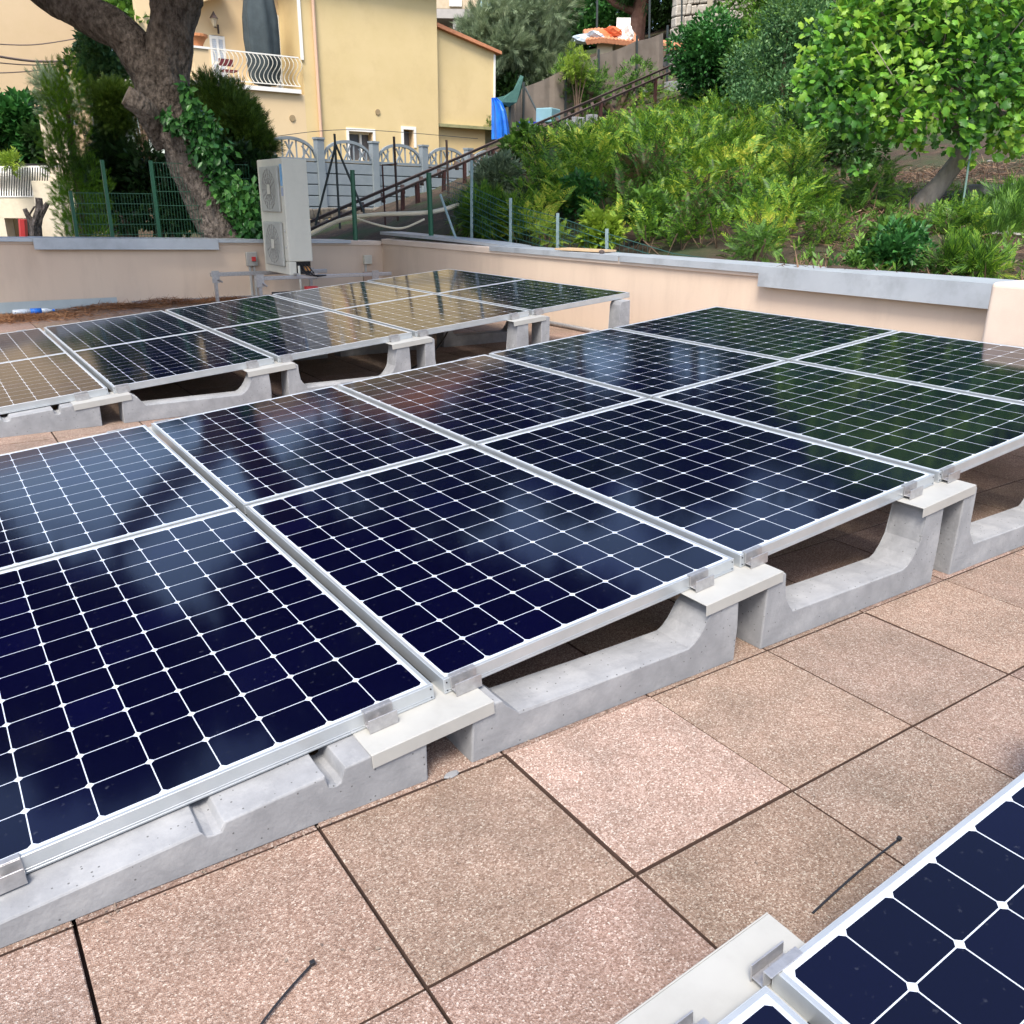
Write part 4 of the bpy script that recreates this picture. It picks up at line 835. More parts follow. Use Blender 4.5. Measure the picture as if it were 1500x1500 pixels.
for i in range(len(tops)-1):
    for j in range(10):
        p = tops[i].lerp(tops[i+1], j/14); m.tube([p-oo, p-oo-Vector((0, 0, .55))], .0022, 3)
m.build('net_wires', mat('green_wire', (.03, .10, .09), .5), t)
stick('strut', at(645, 285, 12.8), at(668, 350, 12.4), .018, pg, 'thin green strut leaning near the tall slim post', 'strut')
# white hose
hose = mat('cream_hose', (.55, .50, .38), .6)
def curve(name, P, r, m_, label, cat, nn=20):
    P = [Vector(p) for p in P]; q = []
    for i in range(len(P)-1):
        p0 = P[max(i-1, 0)]; p1 = P[i]; p2 = P[i+1]; p3 = P[min(i+2, len(P)-1)]
        for k in range(nn//2):
            u = k/(nn//2); q.append(.5*((2*p1)+(p2-p0)*u+(2*p0-5*p1+4*p2-p3)*u*u+(-p0+3*p1-3*p2+p3)*u**3))
    q.append(P[-1]); o0 = q[0].copy(); m = MB(); m.tube([x-o0 for x in q], r, 6); o = m.build(name, m_, smooth=True); o.location = o0; return tag(o, label, cat)
curve('hose', [at(448, 346, 13.5), at(490, 326, 13.4), at(520, 318, 13.3), at(560, 314, 13.2), at(630, 311, 13.1), at(672, 300, 13.4)], .032, hose, 'cream coloured hose strung between the dark green posts', 'hose')
curve('hose', [at(522, 320, 13.25), at(560, 331, 13.0), at(590, 334, 13.0), at(622, 321, 13.0)], .016, hose, 'thin pale hose sagging below the thick cream hose', 'hose')
# ------------------------------------------------------------------ green mesh fence left
t = thing('mesh_fence', 'dark green welded mesh fence panels beneath the leaning tree', 'fence', at(230, 330, 12.8)); oo = at(230, 330, 12.8)
fm = mat('green_mesh', (.008, .07, .035), .5)
fa, fb_, ft = at(112, 340, 12.6), at(372, 340, 13.4), None
def fpnt(f, z): p = fa.lerp(fb_, f); return Vector((p.x, p.y, z))-oo
zb0 = .3
m = MB()
for f0, f1, z1 in ((0, .45, at(160, 283, 12.8).z), (.45, 1.0, at(300, 240, 13.2).z)):
    nvert = int(60*(f1-f0))
    for i in range(nvert+1): f = f0+(f1-f0)*i/nvert; m.tube([fpnt(f, zb0), fpnt(f, z1)], .0035, 3)
    for k in range(9): z = zb0+(z1-zb0)*k/8; m.tube([fpnt(f0, z), fpnt(f1, z)], .006, 4)
m.build('wire_panel', fm, t)
for f, px, top in ((0, 112, 280), (.19, 158, 235), (.45, 226, 235)):
    z1 = at(px, top, 12.9).z; m = MB(); m.bar(fpnt(f, zb0-.2), fpnt(f, z1), .045); m.build('fence_post', gp, t)
# ------------------------------------------------------------------ grey concrete fence
cg = mat('grey_painted_concrete', (.205, .24, .265), .85, (.245, .28, .30), 3, 7, bump=.2, bscale=30, dirt=(.18, .22, .23), dscale=2, damt=.5)
cgd = mat('grey_concrete_groove', (.09, .11, .12), .9); fa = at(385, 304, 23.8); fb2 = at(745, 310, 30.6); fa.z = fb2.z = .90
bays = 5; dirv = (fb2-fa)/bays; L_ = dirv.length; ux = dirv.normalized(); uy = Vector((-ux.y, ux.x, 0))
t = thing('concrete_fence', 'blue grey concrete slab fence with arched lattice tops', 'fence', fa)
def LM_(i): p = dirv*i; return Matrix(((ux.x, uy.x, 0, p.x), (ux.y, uy.y, 0, p.y), (0, 0, 1, p.z), (0, 0, 0, 1)))
for i in range(bays+1):
    m = MB(); m.box((-.11, -.09, -1), (.11, .09, 1.98), LM_(i)); m.box((-.13, -.11, 1.9805), (.13, .11, 2.03), LM_(i)); m.build('post', cg, t)
for i in range(bays):
    for k in range(5):
        m = MB(); m.box((.111, -.03, k*.285), (L_-.111, .03, k*.285+.258), LM_(i)); m.build('slab', cg, t, bevel=.008)
    m = MB(); m.box((.11, .0, 0), (L_-.11, .028, 1.425), LM_(i)); m.build('slab_joint', cgd, t)
    # arch
    m = MB(); x0, x1 = .115, L_-.115; mid = (x0+x1)/2; h = .46; hw = (x1-x0)/2; zb1 = 1.43
    m.box((x0, -.035, zb1), (x1, .035, zb1+.07), LM_(i))
    pts = [(mid+hw*c, zb1+.09+h*math.sqrt(max(0, 1-c*c))) for c in np.linspace(-1, 1, 15)]
    for a, b in zip(pts[:-1], pts[1:]):
        m.add([LM_(i)@Vector((a[0], -.035, a[1]-.05)), LM_(i)@Vector((b[0], -.035, b[1]-.05)), LM_(i)@Vector((b[0], -.035, b[1]+.03)), LM_(i)@Vector((a[0], -.035, a[1]+.03)),
               LM_(i)@Vector((a[0], .035, a[1]-.05)), LM_(i)@Vector((b[0], .035, b[1]-.05)), LM_(i)@Vector((b[0], .035, b[1]+.03)), LM_(i)@Vector((a[0], .035, a[1]+.03))], [(0,1,2,3),(7,6,5,4),(0,4,5,1),(3,2,6,7),(0,3,7,4),(1,5,6,2)])
    for c in np.linspace(-.8, .8, 7):
        zt_ = zb1+.06+h*math.sqrt(1-c*c); m.bar(LM_(i)@Vector((mid+hw*c, 0, zb1+.06)), LM_(i)@Vector((mid+hw*c, 0, zt_)), .035)
    for c in (-.62, 0, .62):
        zt_ = h*math.sqrt(1-c*c)*.85
        for s in (1, -1): m.bar(LM_(i)@Vector((mid+hw*(c-.14*s), 0, zb1+.08)), LM_(i)@Vector((mid+hw*(c+.14*s), 0, zb1+.06+zt_)), .035)
    m.build('lattice_arch', cg, t)
rubble('stone_wall', loc(*toloc(at(380, 330, 21.5)), .35), loc(*toloc(at(700, 330, 26.5)), .45), .78, .3, 'brown rubble retaining wall at the foot of the grey fence', s=.2, m_=mat('brown_rubble', (.10, .085, .065), .95, (.22, .19, .15), 6, bump=.8, bscale=10))
o = curve('wire', [at(400, 200, 24), at(520, 190, 26), at(700, 203, 29.5)], .008, darkpole, 'thin wire strung above the lattice arches', 'wire')
# ------------------------------------------------------------------ yellow house
yel = mat('yellow_render', (.62, .475, .235), .92, (.66, .51, .265), .9, 5, bump=.06, bscale=60, dirt=(.54, .40, .20), dscale=1.1, damt=.6)
yel2 = mat('peach_render', (.64, .48, .28), .92, (.68, .52, .31), .8, 5, bump=.05, bscale=60)
pnk = mat('pink_render', (.56, .42, .25), .92, (.60, .45, .28), .8, 5, bump=.05, bscale=60, dirt=(.5, .36, .23), dscale=.5, damt=.3)
wht = mat('white_trim', (.78, .76, .70), .7); shut = mat('pale_shutters', (.60, .64, .68), .6, (.66, .70, .74), 6); terra = mat('terracotta_tiles', (.42, .16, .08), .85, (.55, .24, .12), 7, bump=.3, bscale=20)
HA, HB = at(275, 260, 28.0), at(641, 260, 33.2); hx = Vector((HB.x-HA.x, HB.y-HA.y, 0)); HL = hx.length; hx.normalize(); hy = Vector((-hx.y, hx.x, 0))
if hy.dot(Vector(FH)) < 0: hy = -hy
HO = Vector((HA.x, HA.y, 0)); HM = Matrix(((hx.x, hy.x, 0, 0), (hx.y, hy.y, 0, 0), (0, 0, 1, 0), (0, 0, 0, 1)))
def hp(px, py, off=0):                   # pixel -> (u, z) on the facade plane pushed back by off
    d = Vector(ray(px, py)); C = Vector(CP); t_ = ((HO+hy*off)-C).dot(hy)/d.dot(hy); p = C+d*t_-HO; return p.dot(hx), p.z
house = thing('yellow_house', 'yellow rendered house with a balcony and terracotta edged roofs behind the grey fence', 'house', HO)
u0 = hp(275, 60)[0]; uM = hp(441, 60)[0]; uR = hp(641, 100)[0]; zF = (hp(380, 133)[1]); zTop = hp(640, -10)[1]+.1
def hb(name, a, b, m_, par=house, bev=0): m = MB(); m.box(a, b, HM); return m.build(name, m_, par, bevel=bev)
def wall_holes(name, x0, x1, z0, z1, y0, y1, holes, m_, par=house):
    m = MB(); xs = sorted({x0, x1, *[h[0] for h in holes], *[h[1] for h in holes]}); 
    for a, b in zip(xs[:-1], xs[1:]):
        zs = sorted([(h[2], h[3]) for h in holes if h[0] <= a+1e-6 and h[1] >= b-1e-6]); z = z0
        for lo, hi in zs: m.box((a, y0, z), (b, y1, lo), HM); z = hi
        m.box((a, y0, z), (b, y1, z1), HM)
    return m.build(name, m_, par)
w1 = (*[hp(511, 200)[0], hp(546, 200)[0]], hp(530, 235)[1], hp(530, 193)[1]); w2 = (*[hp(591, 200)[0], hp(606, 200)[0]], hp(600, 216)[1], hp(600, 190)[1])
wall_holes('main_wall', uM, uR, -1, zTop, 0, .35, [w1, w2], yel)
hb('side_wall', (uM+.01, .36, -1), (uM+.3, 9, zTop), yel); hb('side_wall', (uR-.31, .36, -1), (uR-.01, 9, zTop), yel)
hb('lower_wall', (u0-.5, 0.0, -1), (uM-.001, .35, zF), yel2)
for w in (w1, w2):
    hb('window_surround', (w[0]-.09, -.03, w[3]), (w[1]+.09, -.001, w[3]+.10), wht)
    hb('window_surround', (w[0]-.09, -.03, w[2]), (w[0]-.001, -.001, w[3]-.001), wht); hb('window_surround', (w[1]+.001, -.03, w[2]), (w[1]+.09, -.001, w[3]-.001), wht)
    hb('window_recess', (w[0], .30, w[2]), (w[1], .34, w[3]), mat('window_dark', (.10, .10, .11), .3))
f = hb('window', (w1[0], .22, w1[2]), (w1[0]+.07, .29, w1[3]), wht); hb('sash', (w1[0]+.5, .22, w1[2]), (w1[0]+.58, .29, w1[3]), wht, f); hb('sash', (w1[0]+.08, .23, w1[3]-.07), (w1[1], .28, w1[3]), wht, f)
f = hb('reveal', (w1[1]-.02, .005, w1[2]), (w1[1], .299, w1[3]), pnk); f = hb('reveal', (w2[1]-.02, .005, w2[2]), (w2[1], .299, w2[3]), pnk)
# roof of the main block and eave
m = MB(); m.prism([(uM-.5, zTop+.02), (uR+.35, zTop+.02), (uR+.35, zTop+.16), ((uM+uR)/2, zTop+1.0), (uM-.5, zTop+.16)], -.45, 9.3, HM); m.build('roof', terra, house)
hb('eave_board', (uM-.3, -.40, zTop-.10), (uR+.25, -.02, zTop+.015), wht)
# downpipe
pa, pb = hp(456, -10), hp(470, 205); m = MB(); m.tube([HM@Vector((pa[0], -.08, pa[1])), HM@Vector(((pa[0]+pb[0])/2, -.08, pb[1]))], .055, 8); m.build('downpipe', mat('copper_pink_pipe', (.58, .38, .26), .6), house)
for (px, py, r) in ((428, 173, .16), (553, 164, .15)):
    u, z = hp(px, py); m = MB(); m.tube([HM@Vector((u, -.03, z)), HM@Vector((u, -.001, z))], r*.6, 14); m.build('vent_grille', mat('vent_brown', (.38, .28, .15), .9, (.25, .18, .10), 40), house)
# annex
uE = hp(725, 100, .3)[0]; zA0 = hp(640, 40, .3)[1]; zA1 = hp(725, 78, .3)[1]; zL = hp(680, 184, .3)[1]
m = MB(); m.prism([(uR+.002, zL), (uE, zL), (uE, zA1), (uR+.002, zA0)], .3, 6, HM); m.build('annex_wall', yel, house)
m = MB(); m.prism([(uR+.003, zA0+.01), (uE+.18, zA1-.04), (uE+.18, zA1+.06), (uR+.003, zA0+.14)], .12, 6.2, HM); m.build('annex_roof', terra, house)
hb('corner_trim', (uE-.07, .26, zL+.12), (uE, .299, zA1-.05), wht)
hb('ledge', (uR+.003, .10, zL-.10), (uE+.55, 6, zL-.001), mat('mossy_ledge', (.35, .32, .17), .9, (.2, .22, .10), 5, bump=.4))
hb('annex_base', (uR+.004, .35, -1), (uE-.4, 6, zL-.101), yel); hb('annex_base', (uE-.39, .6, -1), (uE+.3, 6, zL-.102), mat('mossy_render', (.33, .31, .19), .9, (.42, .38, .24), 3))
# balcony loggia
BK = 1.7
zR = hp(300, -30)[1]
hb('balcony_slab', (u0-.6, -.12, zF+.001), (uM-.15, BK, zF+.12), wht)
d1 = (hp(309, 80, BK)[0], hp(331, 80, BK)[0]); zd1 = hp(320, 52, BK)[1]; d2 = (hp(400, 60, BK)[0], hp(417, 60, BK)[0]); zd2 = hp(410, 22, BK)[1]
wall_holes('balcony_wall', u0-.9, uM+.0, zF+.121, zTop-.2, BK, BK+.3, [(d1[0], d1[1], zF+.13, zd1), (d2[0], d2[1], zF+.13, zd2)], yel2)
for (a, b), zz in ((d1, zd1), (d2, zd2)):
    dr = hb('shutter_door', (a+.01, BK+.02, zF+.13), (b-.01, BK+.06, zz-.01), shut)
    mid = (a+b)/2
    for xx in (a+.0, mid-.03, b-.07): hb('stile', (xx, BK-.01, zF+.13), (xx+.07, BK+.019, zz-.01), wht, dr)
    for k in range(3): zz2 = zF+.13+(zz-zF-.24)*k/2; hb('cross_rail', (a+.071, BK-.009, zz2), (b-.071, BK+.0185, zz2+.09), wht, dr)
    m = MB()
    for k in range(22):
        z_ = zF+.2+(zz-zF-.3)*k/22; m.box((a+.08, BK-.004, z_), (b-.08, BK+.0195, z_+.02), HM)
    m.build('slats', shut, dr)
hb('corner_trim', (uM-.06, -.06, hp(443, 88)[1]), (uM+.03, -.002, zTop-.2), wht)
m = MB(); m.prism([(u0-1.0, zTop-.04), (uM-.51, zTop-.04), (uM-.51, zTop+.3), (u0-1.0, zTop+.1)], BK-.4, 9, HM); m.build('wing_roof', terra, house)
# cornice
ca, cb = hp(278, 14), hp(352, -6); m = MB(); m.bar(HM@Vector((ca[0], BK-.3, ca[1]+.3)), HM@Vector((cb[0], BK-.3, cb[1]+.4)), .5, .28); m.build('cornice', yel2, house)
# pillar & railing
up = hp(294, 90)[0]; zp = hp(294, 72)[1]; hb('pillar', (up-.22, -.10, zF+.121), (up+.22, .3, zp), yel2); hb('pillar_cap', (up-.26, -.14, zp+.001), (up+.26, .34, zp+.06), wht)
zr = hp(380, 80)[1]; rl = thing('balcony_railing', '', ''); rl.parent = house; rl.name = 'railing'
uEnd = hp(436, 90)[0]
hb('handrail', (up+.23, -.09, zr), (uEnd, -.05, zr+.035), wht, rl); hb('bottom_rail', (up+.23, -.09, zF+.20), (uEnd, -.05, zF+.225), wht, rl); hb('handrail', (u0-.9, -.09, zr), (up-.23, -.05, zr+.035), wht, rl)
def baluster(u, h0, h1, par, y=-.07, HMx=None, amp=.10):
    m = MB(); pts = []
    for k in range(11):
        f = k/10; b_ = amp*math.sin(f*2*math.pi)*(1 if f > .5 else 1.0); pts.append((HMx or HM)@Vector((u+b_*.75, y-b_*.7, h1+(h0-h1)*f)))
    m.tube(pts, .013, 5); return m.build('baluster', M['white_metal'], par)
k_ = int((uEnd-up-.3)/.135)
for i in range(k_+1): baluster(up+.35+i*.135, zF+.22, zr, rl)
for i in range(6): baluster(u0-.8+i*.15, zF+.22, zr, rl)
# closed parasol on the balcony
pc = hp(385, 60, .5); pb_ = hp(388, 126, .5); pt = hp(380, -40, .5)
par = mat('slate_canvas', (.028, .04, .045), .85, (.045, .062, .068), 3)
ob = thing('closed_parasol', 'folded dark grey parasol standing on the yellow house balcony', 'parasol', HO+HM@Vector((pc[0], .55, zF+.12)))
m = MB(); Hh = pt[1]-zF; n = 26; vs = []; fs = []; lev = [(0.12, .30), (.35, .42), (.8, .47), (1.4, .5), (2.0, .48), (2.6, .40), (3.0, .28), (min(3.6, Hh), .10)]
for z, r in lev:
    for k in range(n): a = k*2*math.pi/n; rr = r*(1+.16*math.cos(a*6.5+z*.8)); vs.append((rr*math.cos(a), rr*math.sin(a), z))
for i in range(len(lev)-1):
    for k in range(n): fs.append((i*n+k, i*n+(k+1) % n, (i+1)*n+(k+1) % n, (i+1)*n+k))
fs += [tuple(range(n-1, -1, -1)), tuple((len(lev)-1)*n+k for k in range(n))]; m.add(vs, fs); m.build('canopy', par, ob, smooth=True)
m = MB(); m.lathe((0, 0, 0), [(.3, 0), (.3, .06), (.03, .08), (.03, .11)], 14); m.build('base', M['dark'], ob)
# pot, lamp, chair
def onh(u, y, z): return HO+HM@Vector((u, y, z))
o_ = thing('flower_pot', 'terracotta bowl standing on the balcony pillar', 'flower pot', onh(up, .1, zp+.061)); m = MB(); m.lathe((0, 0, 0), [(.12, 0), (.2, .16), (.27, .25), (.3, .26), (.3, .33), (.26, .34), (.24, .28)], 16); m.build('bowl', mat('terracotta', (.5, .2, .08), .8), o_)
lu, lz = hp(312, 38, BK); o_ = thing('wall_lantern', 'black wrought iron lantern on the balcony wall above the shuttered door', 'lantern', onh(lu+.15, BK, lz)); m = MB(); iron = mat('wrought_iron', (.05, .03, .025), .6)
m.bar(HM@Vector((0, -.01, -.2)), HM@Vector((0, -.01, .05)), .05); m.bar(HM@Vector((0, -.02, -.05)), HM@Vector((-.2, -.3, -.08)), .03); m.build('bracket', iron, o_)
m = MB(); m.lathe(HM@Vector((-.2, -.3, -.06)), [(.05, 0), (.11, .2), (.12, .22)], 6); m.build('glass', mat('lantern_glass', (.35, .3, .22), .2), o_); m = MB(); m.lathe(HM@Vector((-.2, -.3, .161)), [(.14, 0), (.05, .12), (.01, .2)], 6); m.build('hood', iron, o_)
cu, cz = hp(336, 112, .7); o_ = thing('balcony_chair', 'small dark red and white chair on the balcony in front of the shuttered door', 'chair', onh(cu, .7, zF+.12))
m = MB(); m.box((-.22, -.22, .42), (.22, .22, .46), HM); m.box((-.22, .18, .6), (.22, .22, .80), HM); m.build('seat', mat('dark_red_fabric', (.12, .015, .02), .8), o_)
for i, (x, y) in enumerate(((-.22, -.22), (.2, -.22), (-.22, .2), (.2, .2))): m = MB(); m.box((x, y, 0), (x+.03, y+.03, .42), HM); m.build('leg', wht, o_)
# vegetation on ledge
p = onh(uE+.1, .2, zL); bush('ledge_plant', 714, 180, toloc(p)[1], (.7, .3, .22), LM['mid'], T_SPRAY, 160, .2, 'small weeds growing on the mossy ledge of the yellow house', 'plant', k=5, seed=50, base=p.z-.05, stem=False)
# ------------------------------------------------------------------ beige building, far left, and the balcony house
BA = at(132, 150, 36.0); BB = at(-420, 150, 30.0); bx = (Vector((BB.x-BA.x, BB.y-BA.y, 0))); BLn = bx.length; bx.normalize(); by = Vector((-bx.y, bx.x, 0)); by = by if by.dot(Vector(FH)) > 0 else -by
BM = Matrix(((bx.x, by.x, 0, 0), (bx.y, by.y, 0, 0), (0, 0, 1, 0), (0, 0, 0, 1)))
bg = thing('beige_building', 'big plain beige rendered building filling the upper left corner', 'building', (BA.x, BA.y, 0))
m = MB(); m.box((0, 0, -2), (BLn, 9, 9.0), BM); m.build('wall', pnk, bg); m = MB(); m.box((-.3, -.3, 9.001), (BLn+.3, 9.3, 9.2), BM); m.build('roof', terra, bg)
for i, (a, b) in enumerate([((-40, 62), (120, 55)), ((-40, 76), (130, 88)), ((-40, 88), (130, 88)), ((-40, 108), (135, 85))]):
    pa, pb = at(a[0], a[1], 24), at(b[0], b[1], 27); mid = (pa+pb)/2-Vector((0, 0, .12)); curve('overhead_cable', [pa, mid, pb], .014 if i != 1 else .03, mat('cable_grey', (.16, .12, .10), .8), ['upper single overhead cable crossing the beige building', 'thicker overhead cable crossing the beige building', 'lower level overhead cable crossing the beige building', 'faint lowest overhead cable slanting over the beige building'][i], 'cable', 10)
# second far building bits behind the fork of the tree
b2 = thing('distant_house', 'orange rendered house with a small balcony seen in the fork of the big tree', 'house', at(190, 60, 44)); oo = at(190, 60, 44)
def bxat(par, oo, px0, py0, px1, py1, D, dep, m_, name):
    a = at(px0, py1, D); b = at(px1, py0, D); mm = MB(); w = (toloc(b)[0]-toloc(a)[0]); R_ = Matrix(((RH[0], FH[0], 0, 0), (RH[1], FH[1], 0, 0), (0, 0, 1, 0), (0, 0, 0, 1)))
    mm.box((0, 0, 0), (w, dep, b.z-a.z), Matrix.Translation(a-oo)@R_); return mm.build(name, m_, par)
bxat(b2, oo, 150, -60, 222, 18, 44, 6, mat('orange_render', (.62, .40, .22), .9), 'wall'); bxat(b2, oo, 150, 100, 230, 130, 44, 5, wht, 'lower_wall'); bxat(b2, oo, 140, 19, 235, 24, 43, 1.2, wht, 'balcony_slab'); bxat(b2, oo, 200, -8, 222, 6, 43.2, .1, mat('sky_glass', (.25, .45, .7), .2), 'glass_panel')
bxat(b2, oo, 150, 99, 182, 103, 43, .6, mat('orange_ledge', (.6, .3, .1), .8), 'awning')
# balcony house at left, lower
hs = thing('white_balcony_house', 'pale cream house with a white curved balustrade low at the left border', 'house', at(40, 300, 24)); oo = at(40, 300, 24)
cream = mat('cream_render', (.62, .54, .40), .9, (.70, .62, .48), 3, 7, dirt=(.45, .38, .28), dscale=2.5, damt=.6)
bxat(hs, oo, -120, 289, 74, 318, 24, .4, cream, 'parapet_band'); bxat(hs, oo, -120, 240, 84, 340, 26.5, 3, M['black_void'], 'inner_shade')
bxat(hs, oo, -6, 319, 6, 400, 24, .5, cream, 'pillar'); bxat(hs, oo, 68, 265, 84, 400, 23.7, .4, cream, 'pillar'); bxat(hs, oo, 84.5, 288, 108, 315, 23.9, .4, cream, 'side_parapet'); bxat(hs, oo, 6.5, 319, 20, 400, 24.4, .5, mat('ochre_render', (.38, .28, .15), .9), 'inner_pillar')
bxat(hs, oo, 76, 168, 92, 290, 25.5, .5, mat('cream_column', (.66, .55, .40), .9), 'column'); bxat(hs, oo, 70, 172, 92, 180, 25.3, .8, wht, 'capital')
rl = thing('x', '', ''); rl.parent = hs; rl.name = 'balustrade'
a = at(-60, 245.5, 24.0); b = at(92, 243.5, 24.0); m = MB(); m.bar(a-oo, b-oo, .05, .04); m.build('handrail', wht, rl); a2_ = at(-60, 288, 24); b2_ = at(72, 288, 24); m = MB(); m.bar(a2_-oo, b2_-oo, .04, .03); m.build('bottom_rail', wht, rl)
n = 36; ex = (b-a).normalized(); ey = Vector((-ex.y, ex.x, 0)); ey = ey if ey.dot(Vector(FH)) > 0 else -ey
for i in range(n):
    f = (i+.5)/n; top = a.lerp(b, f*.88); bot = a2_.lerp(b2_, f); m = MB(); pts = []
    for k in range(11): g = k/10; s = math.sin(g*2*math.pi)*.09; pts.append(top.lerp(bot, g)-oo-ey*s+ex*s*.6)
    m.tube(pts, .0165, 5); m.build('baluster', wht, rl)
stick('red_post', at(33, 321, 23.2), at(35, 350, 23.2), .1, M['red'], 'red upright object in the opening of the cream house', 'post')
t = thing('pollarded_tree', 'knobbly pollarded tree stump in front of the cream house', 'tree', at(52, 350, 21)); oo = at(52, 350, 21); m = MB()
for pts, r in (([(52, 360), (52, 330), (58, 308), (57, 290)], [.15, .13, .09, .07]), ([(54, 325), (64, 308), (70, 298)], [.1, .07, .05]), ([(50, 330), (42, 318), (36, 306)], [.09, .06, .05]), ([(42, 316), (50, 303), (56, 303)], [.02, .02, .015])): m.tube([at(x, y, 21)-oo for x, y in pts], r, 7, jit=.2)
m.build('trunk', bark, t)
# ------------------------------------------------------------------ big leaning pine
D_p = 13.4
def pp(px, py, dD=0): return at(px, py, D_p+dD)
base = pp(345, 372); t = thing('leaning_pine', 'massive leaning tree with rough grey brown bark forking near the top', 'tree', base); oo = base
def limb(pts, rad, n=26, sub=9):
    P0 = [Vector(p) for p in pts]; P = []; R_ = []
    for i in range(len(P0)-1):
        p0 = P0[max(i-1, 0)]; p1 = P0[i]; p2 = P0[i+1]; p3 = P0[min(i+2, len(P0)-1)]
        for k in range(sub):
            u = k/sub; P.append(.5*((2*p1)+(p2-p0)*u+(2*p0-5*p1+4*p2-p3)*u*u+(-p0+3*p1-3*p2+p3)*u**3)); R_.append(rad[i]*(1-u)+rad[i+1]*u)
    P.append(P0[-1]); R_.append(rad[-1]); m = MB(); m.tube([p-oo for p in P], R_, n)
    ph = [random.uniform(0, 6) for _ in range(5)]
    vs = []
    for i, v in enumerate(m.v):
        ring, k = divmod(i, n); c = (P[ring]-oo); d = Vector(v)-c; a = k*2*math.pi/n
        q = 1+.07*math.sin(3*a+ph[0]+ring*.12)+.05*math.sin(5*a+ring*.35+ph[1])+.05*math.sin(ring*.6+ph[2]+2*a)+random.uniform(-.03, .03); vs.append(tuple(c+d*q))
    m.v = vs; return m
tr = limb([pp(352, 392), pp(322, 335), pp(290, 265), pp(268, 210), pp(245, 165), pp(232, 120), pp(228, 80)], [.31, .29, .30, .31, .32, .32, .25])
tr2 = limb([pp(262, 205), pp(248, 140), pp(248, 60), pp(256, 0), pp(268, -80), pp(262, -220), pp(300, -420)], [.18, .27, .30, .31, .35, .30, .22])
tr3 = limb([pp(255, 200), pp(232, 140), pp(205, 88), pp(175, 48), pp(120, 18), pp(60, -22), pp(-60, -120)], [.15, .23, .25, .25, .25, .24, .2])
tr4 = limb([pp(236, 215, -.1), pp(222, 178, -.3), pp(207, 155, -.45), pp(189, 142, -.5)], [.10, .15, .15, .135], 16, 4)
big = MB()
for q in (tr, tr2, tr3, tr4): big.add(q.v, q.f)
# stub, burr
m = MB()
big.build('trunk', bark, t, smooth=True)
s_ = pp(189, 142, -.5)-oo; m = MB(); e1 = (pp(184, 139, -.52)-oo); m.tube([s_, e1], .13, 14); m.build('cut_stub', mat('sawn_wood', (.28, .22, .17), .9, (.18, .14, .11), 10), t)
# upper limbs and crown above the frame, foliage placed to darken the panel reflections
def sky(az, el, dist): a = math.radians(az); e = math.radians(el); p = CP+(FH*math.cos(a)+RH*math.sin(a))*math.cos(e)*dist; return Vector((p[0], p[1], CP[2]+math.sin(e)*dist))
rg = np.random.default_rng(3); bl = []
CR_ = []; gaps = []
def panel_mirror(px, py):
    n = Vector((-math.sin(SL), 0, math.cos(SL))); o_ = Vector((X1, .613, .195)); d = Vector(ray(px, py)); c = Vector(CP); t_ = (o_-c).dot(n)/d.dot(n); return c+d*t_, d-2*d.dot(n)*n
for px, py, w in [(790, 745, 1.15), (770, 715, .5), (800, 690, .2), (850, 800, .4), (960, 850, .6), (1040, 820, .55), (900, 800, .4), (1000, 790, .4), (130, 700, .9), (60, 650, .9), (190, 655, .6), (60, 760, .6), (250, 850, .55), (300, 890, .45), (200, 800, .5), (-60, 640, 1.0), (375, 785, .15)]:
    gaps.append((*panel_mirror(px, py), w))  # openings left in the crown so bright sky patches reflect
mrays = []
for px in range(-60, 1500, 60):
    for py in range(600, 1020, 35):
        if py < 665-px*.28 or py < 420+px*.1 or py > 1330-px*.5: continue
        p0, dr = panel_mirror(px, py); el_ = math.degrees(math.asin(dr.z)); az_ = math.degrees(math.atan2(Vector(RH).dot(dr), Vector(FH).dot(dr)))
        if (el_ > 22.5 or az_ < -15) and az_ < 14: mrays.append((p0, dr))
for X in np.arange(-17, 4, 1.0):
    for D in np.arange(6.0, 17, 1.0):
        for z in (4.6, 6.4, 8.2):
            q = loc(X+rg.uniform(-.5, .5), D+rg.uniform(-.5, .5), z+rg.uniform(-.8, .8)); r = rg.uniform(.62, 1.0)
            d = np.array(q)-CP; dep = d@CF; ypx = 750-FOC*(d@CU)/dep; xpx = 750+FOC*(d@CR)/dep
            if ypx+(r+.45)/dep*FOC > -30 and -200 < xpx < 1700: continue
            if any(((q-p0)-dr*((q-p0).dot(dr))).length < w+r*.75 for p0, dr, w in gaps): continue
            if X > -4 and D > 13.5: continue
            if not any(((q-p0)-dr*((q-p0).dot(dr))).length < r*.8 for p0, dr in mrays): continue
            CR_.append((q, r))
for q, r in CR_: bl.append((np.array(q-oo), (r, r, r*.7)))
Pp, Dd = crown(bl, 300, rg, .1); scatter('crown', T_spray(5, 1., .14, .6), Pp, Dd, .55, LM['pine'], t, jit=.6, rng=rg)
fk = [pp(262, -220), pp(300, -420), pp(-60, -120)]
m = MB()
for i, (e, r) in enumerate(CR_[::7]):
    s0 = min(fk, key=lambda q: (q-e).length); mid = s0.lerp(e, .5)+Vector((0, 0, -.3)); m.tube([s0-oo, mid-oo, e-oo], [.05, .03, .015], 5)
m.build('limbs', bark, t)
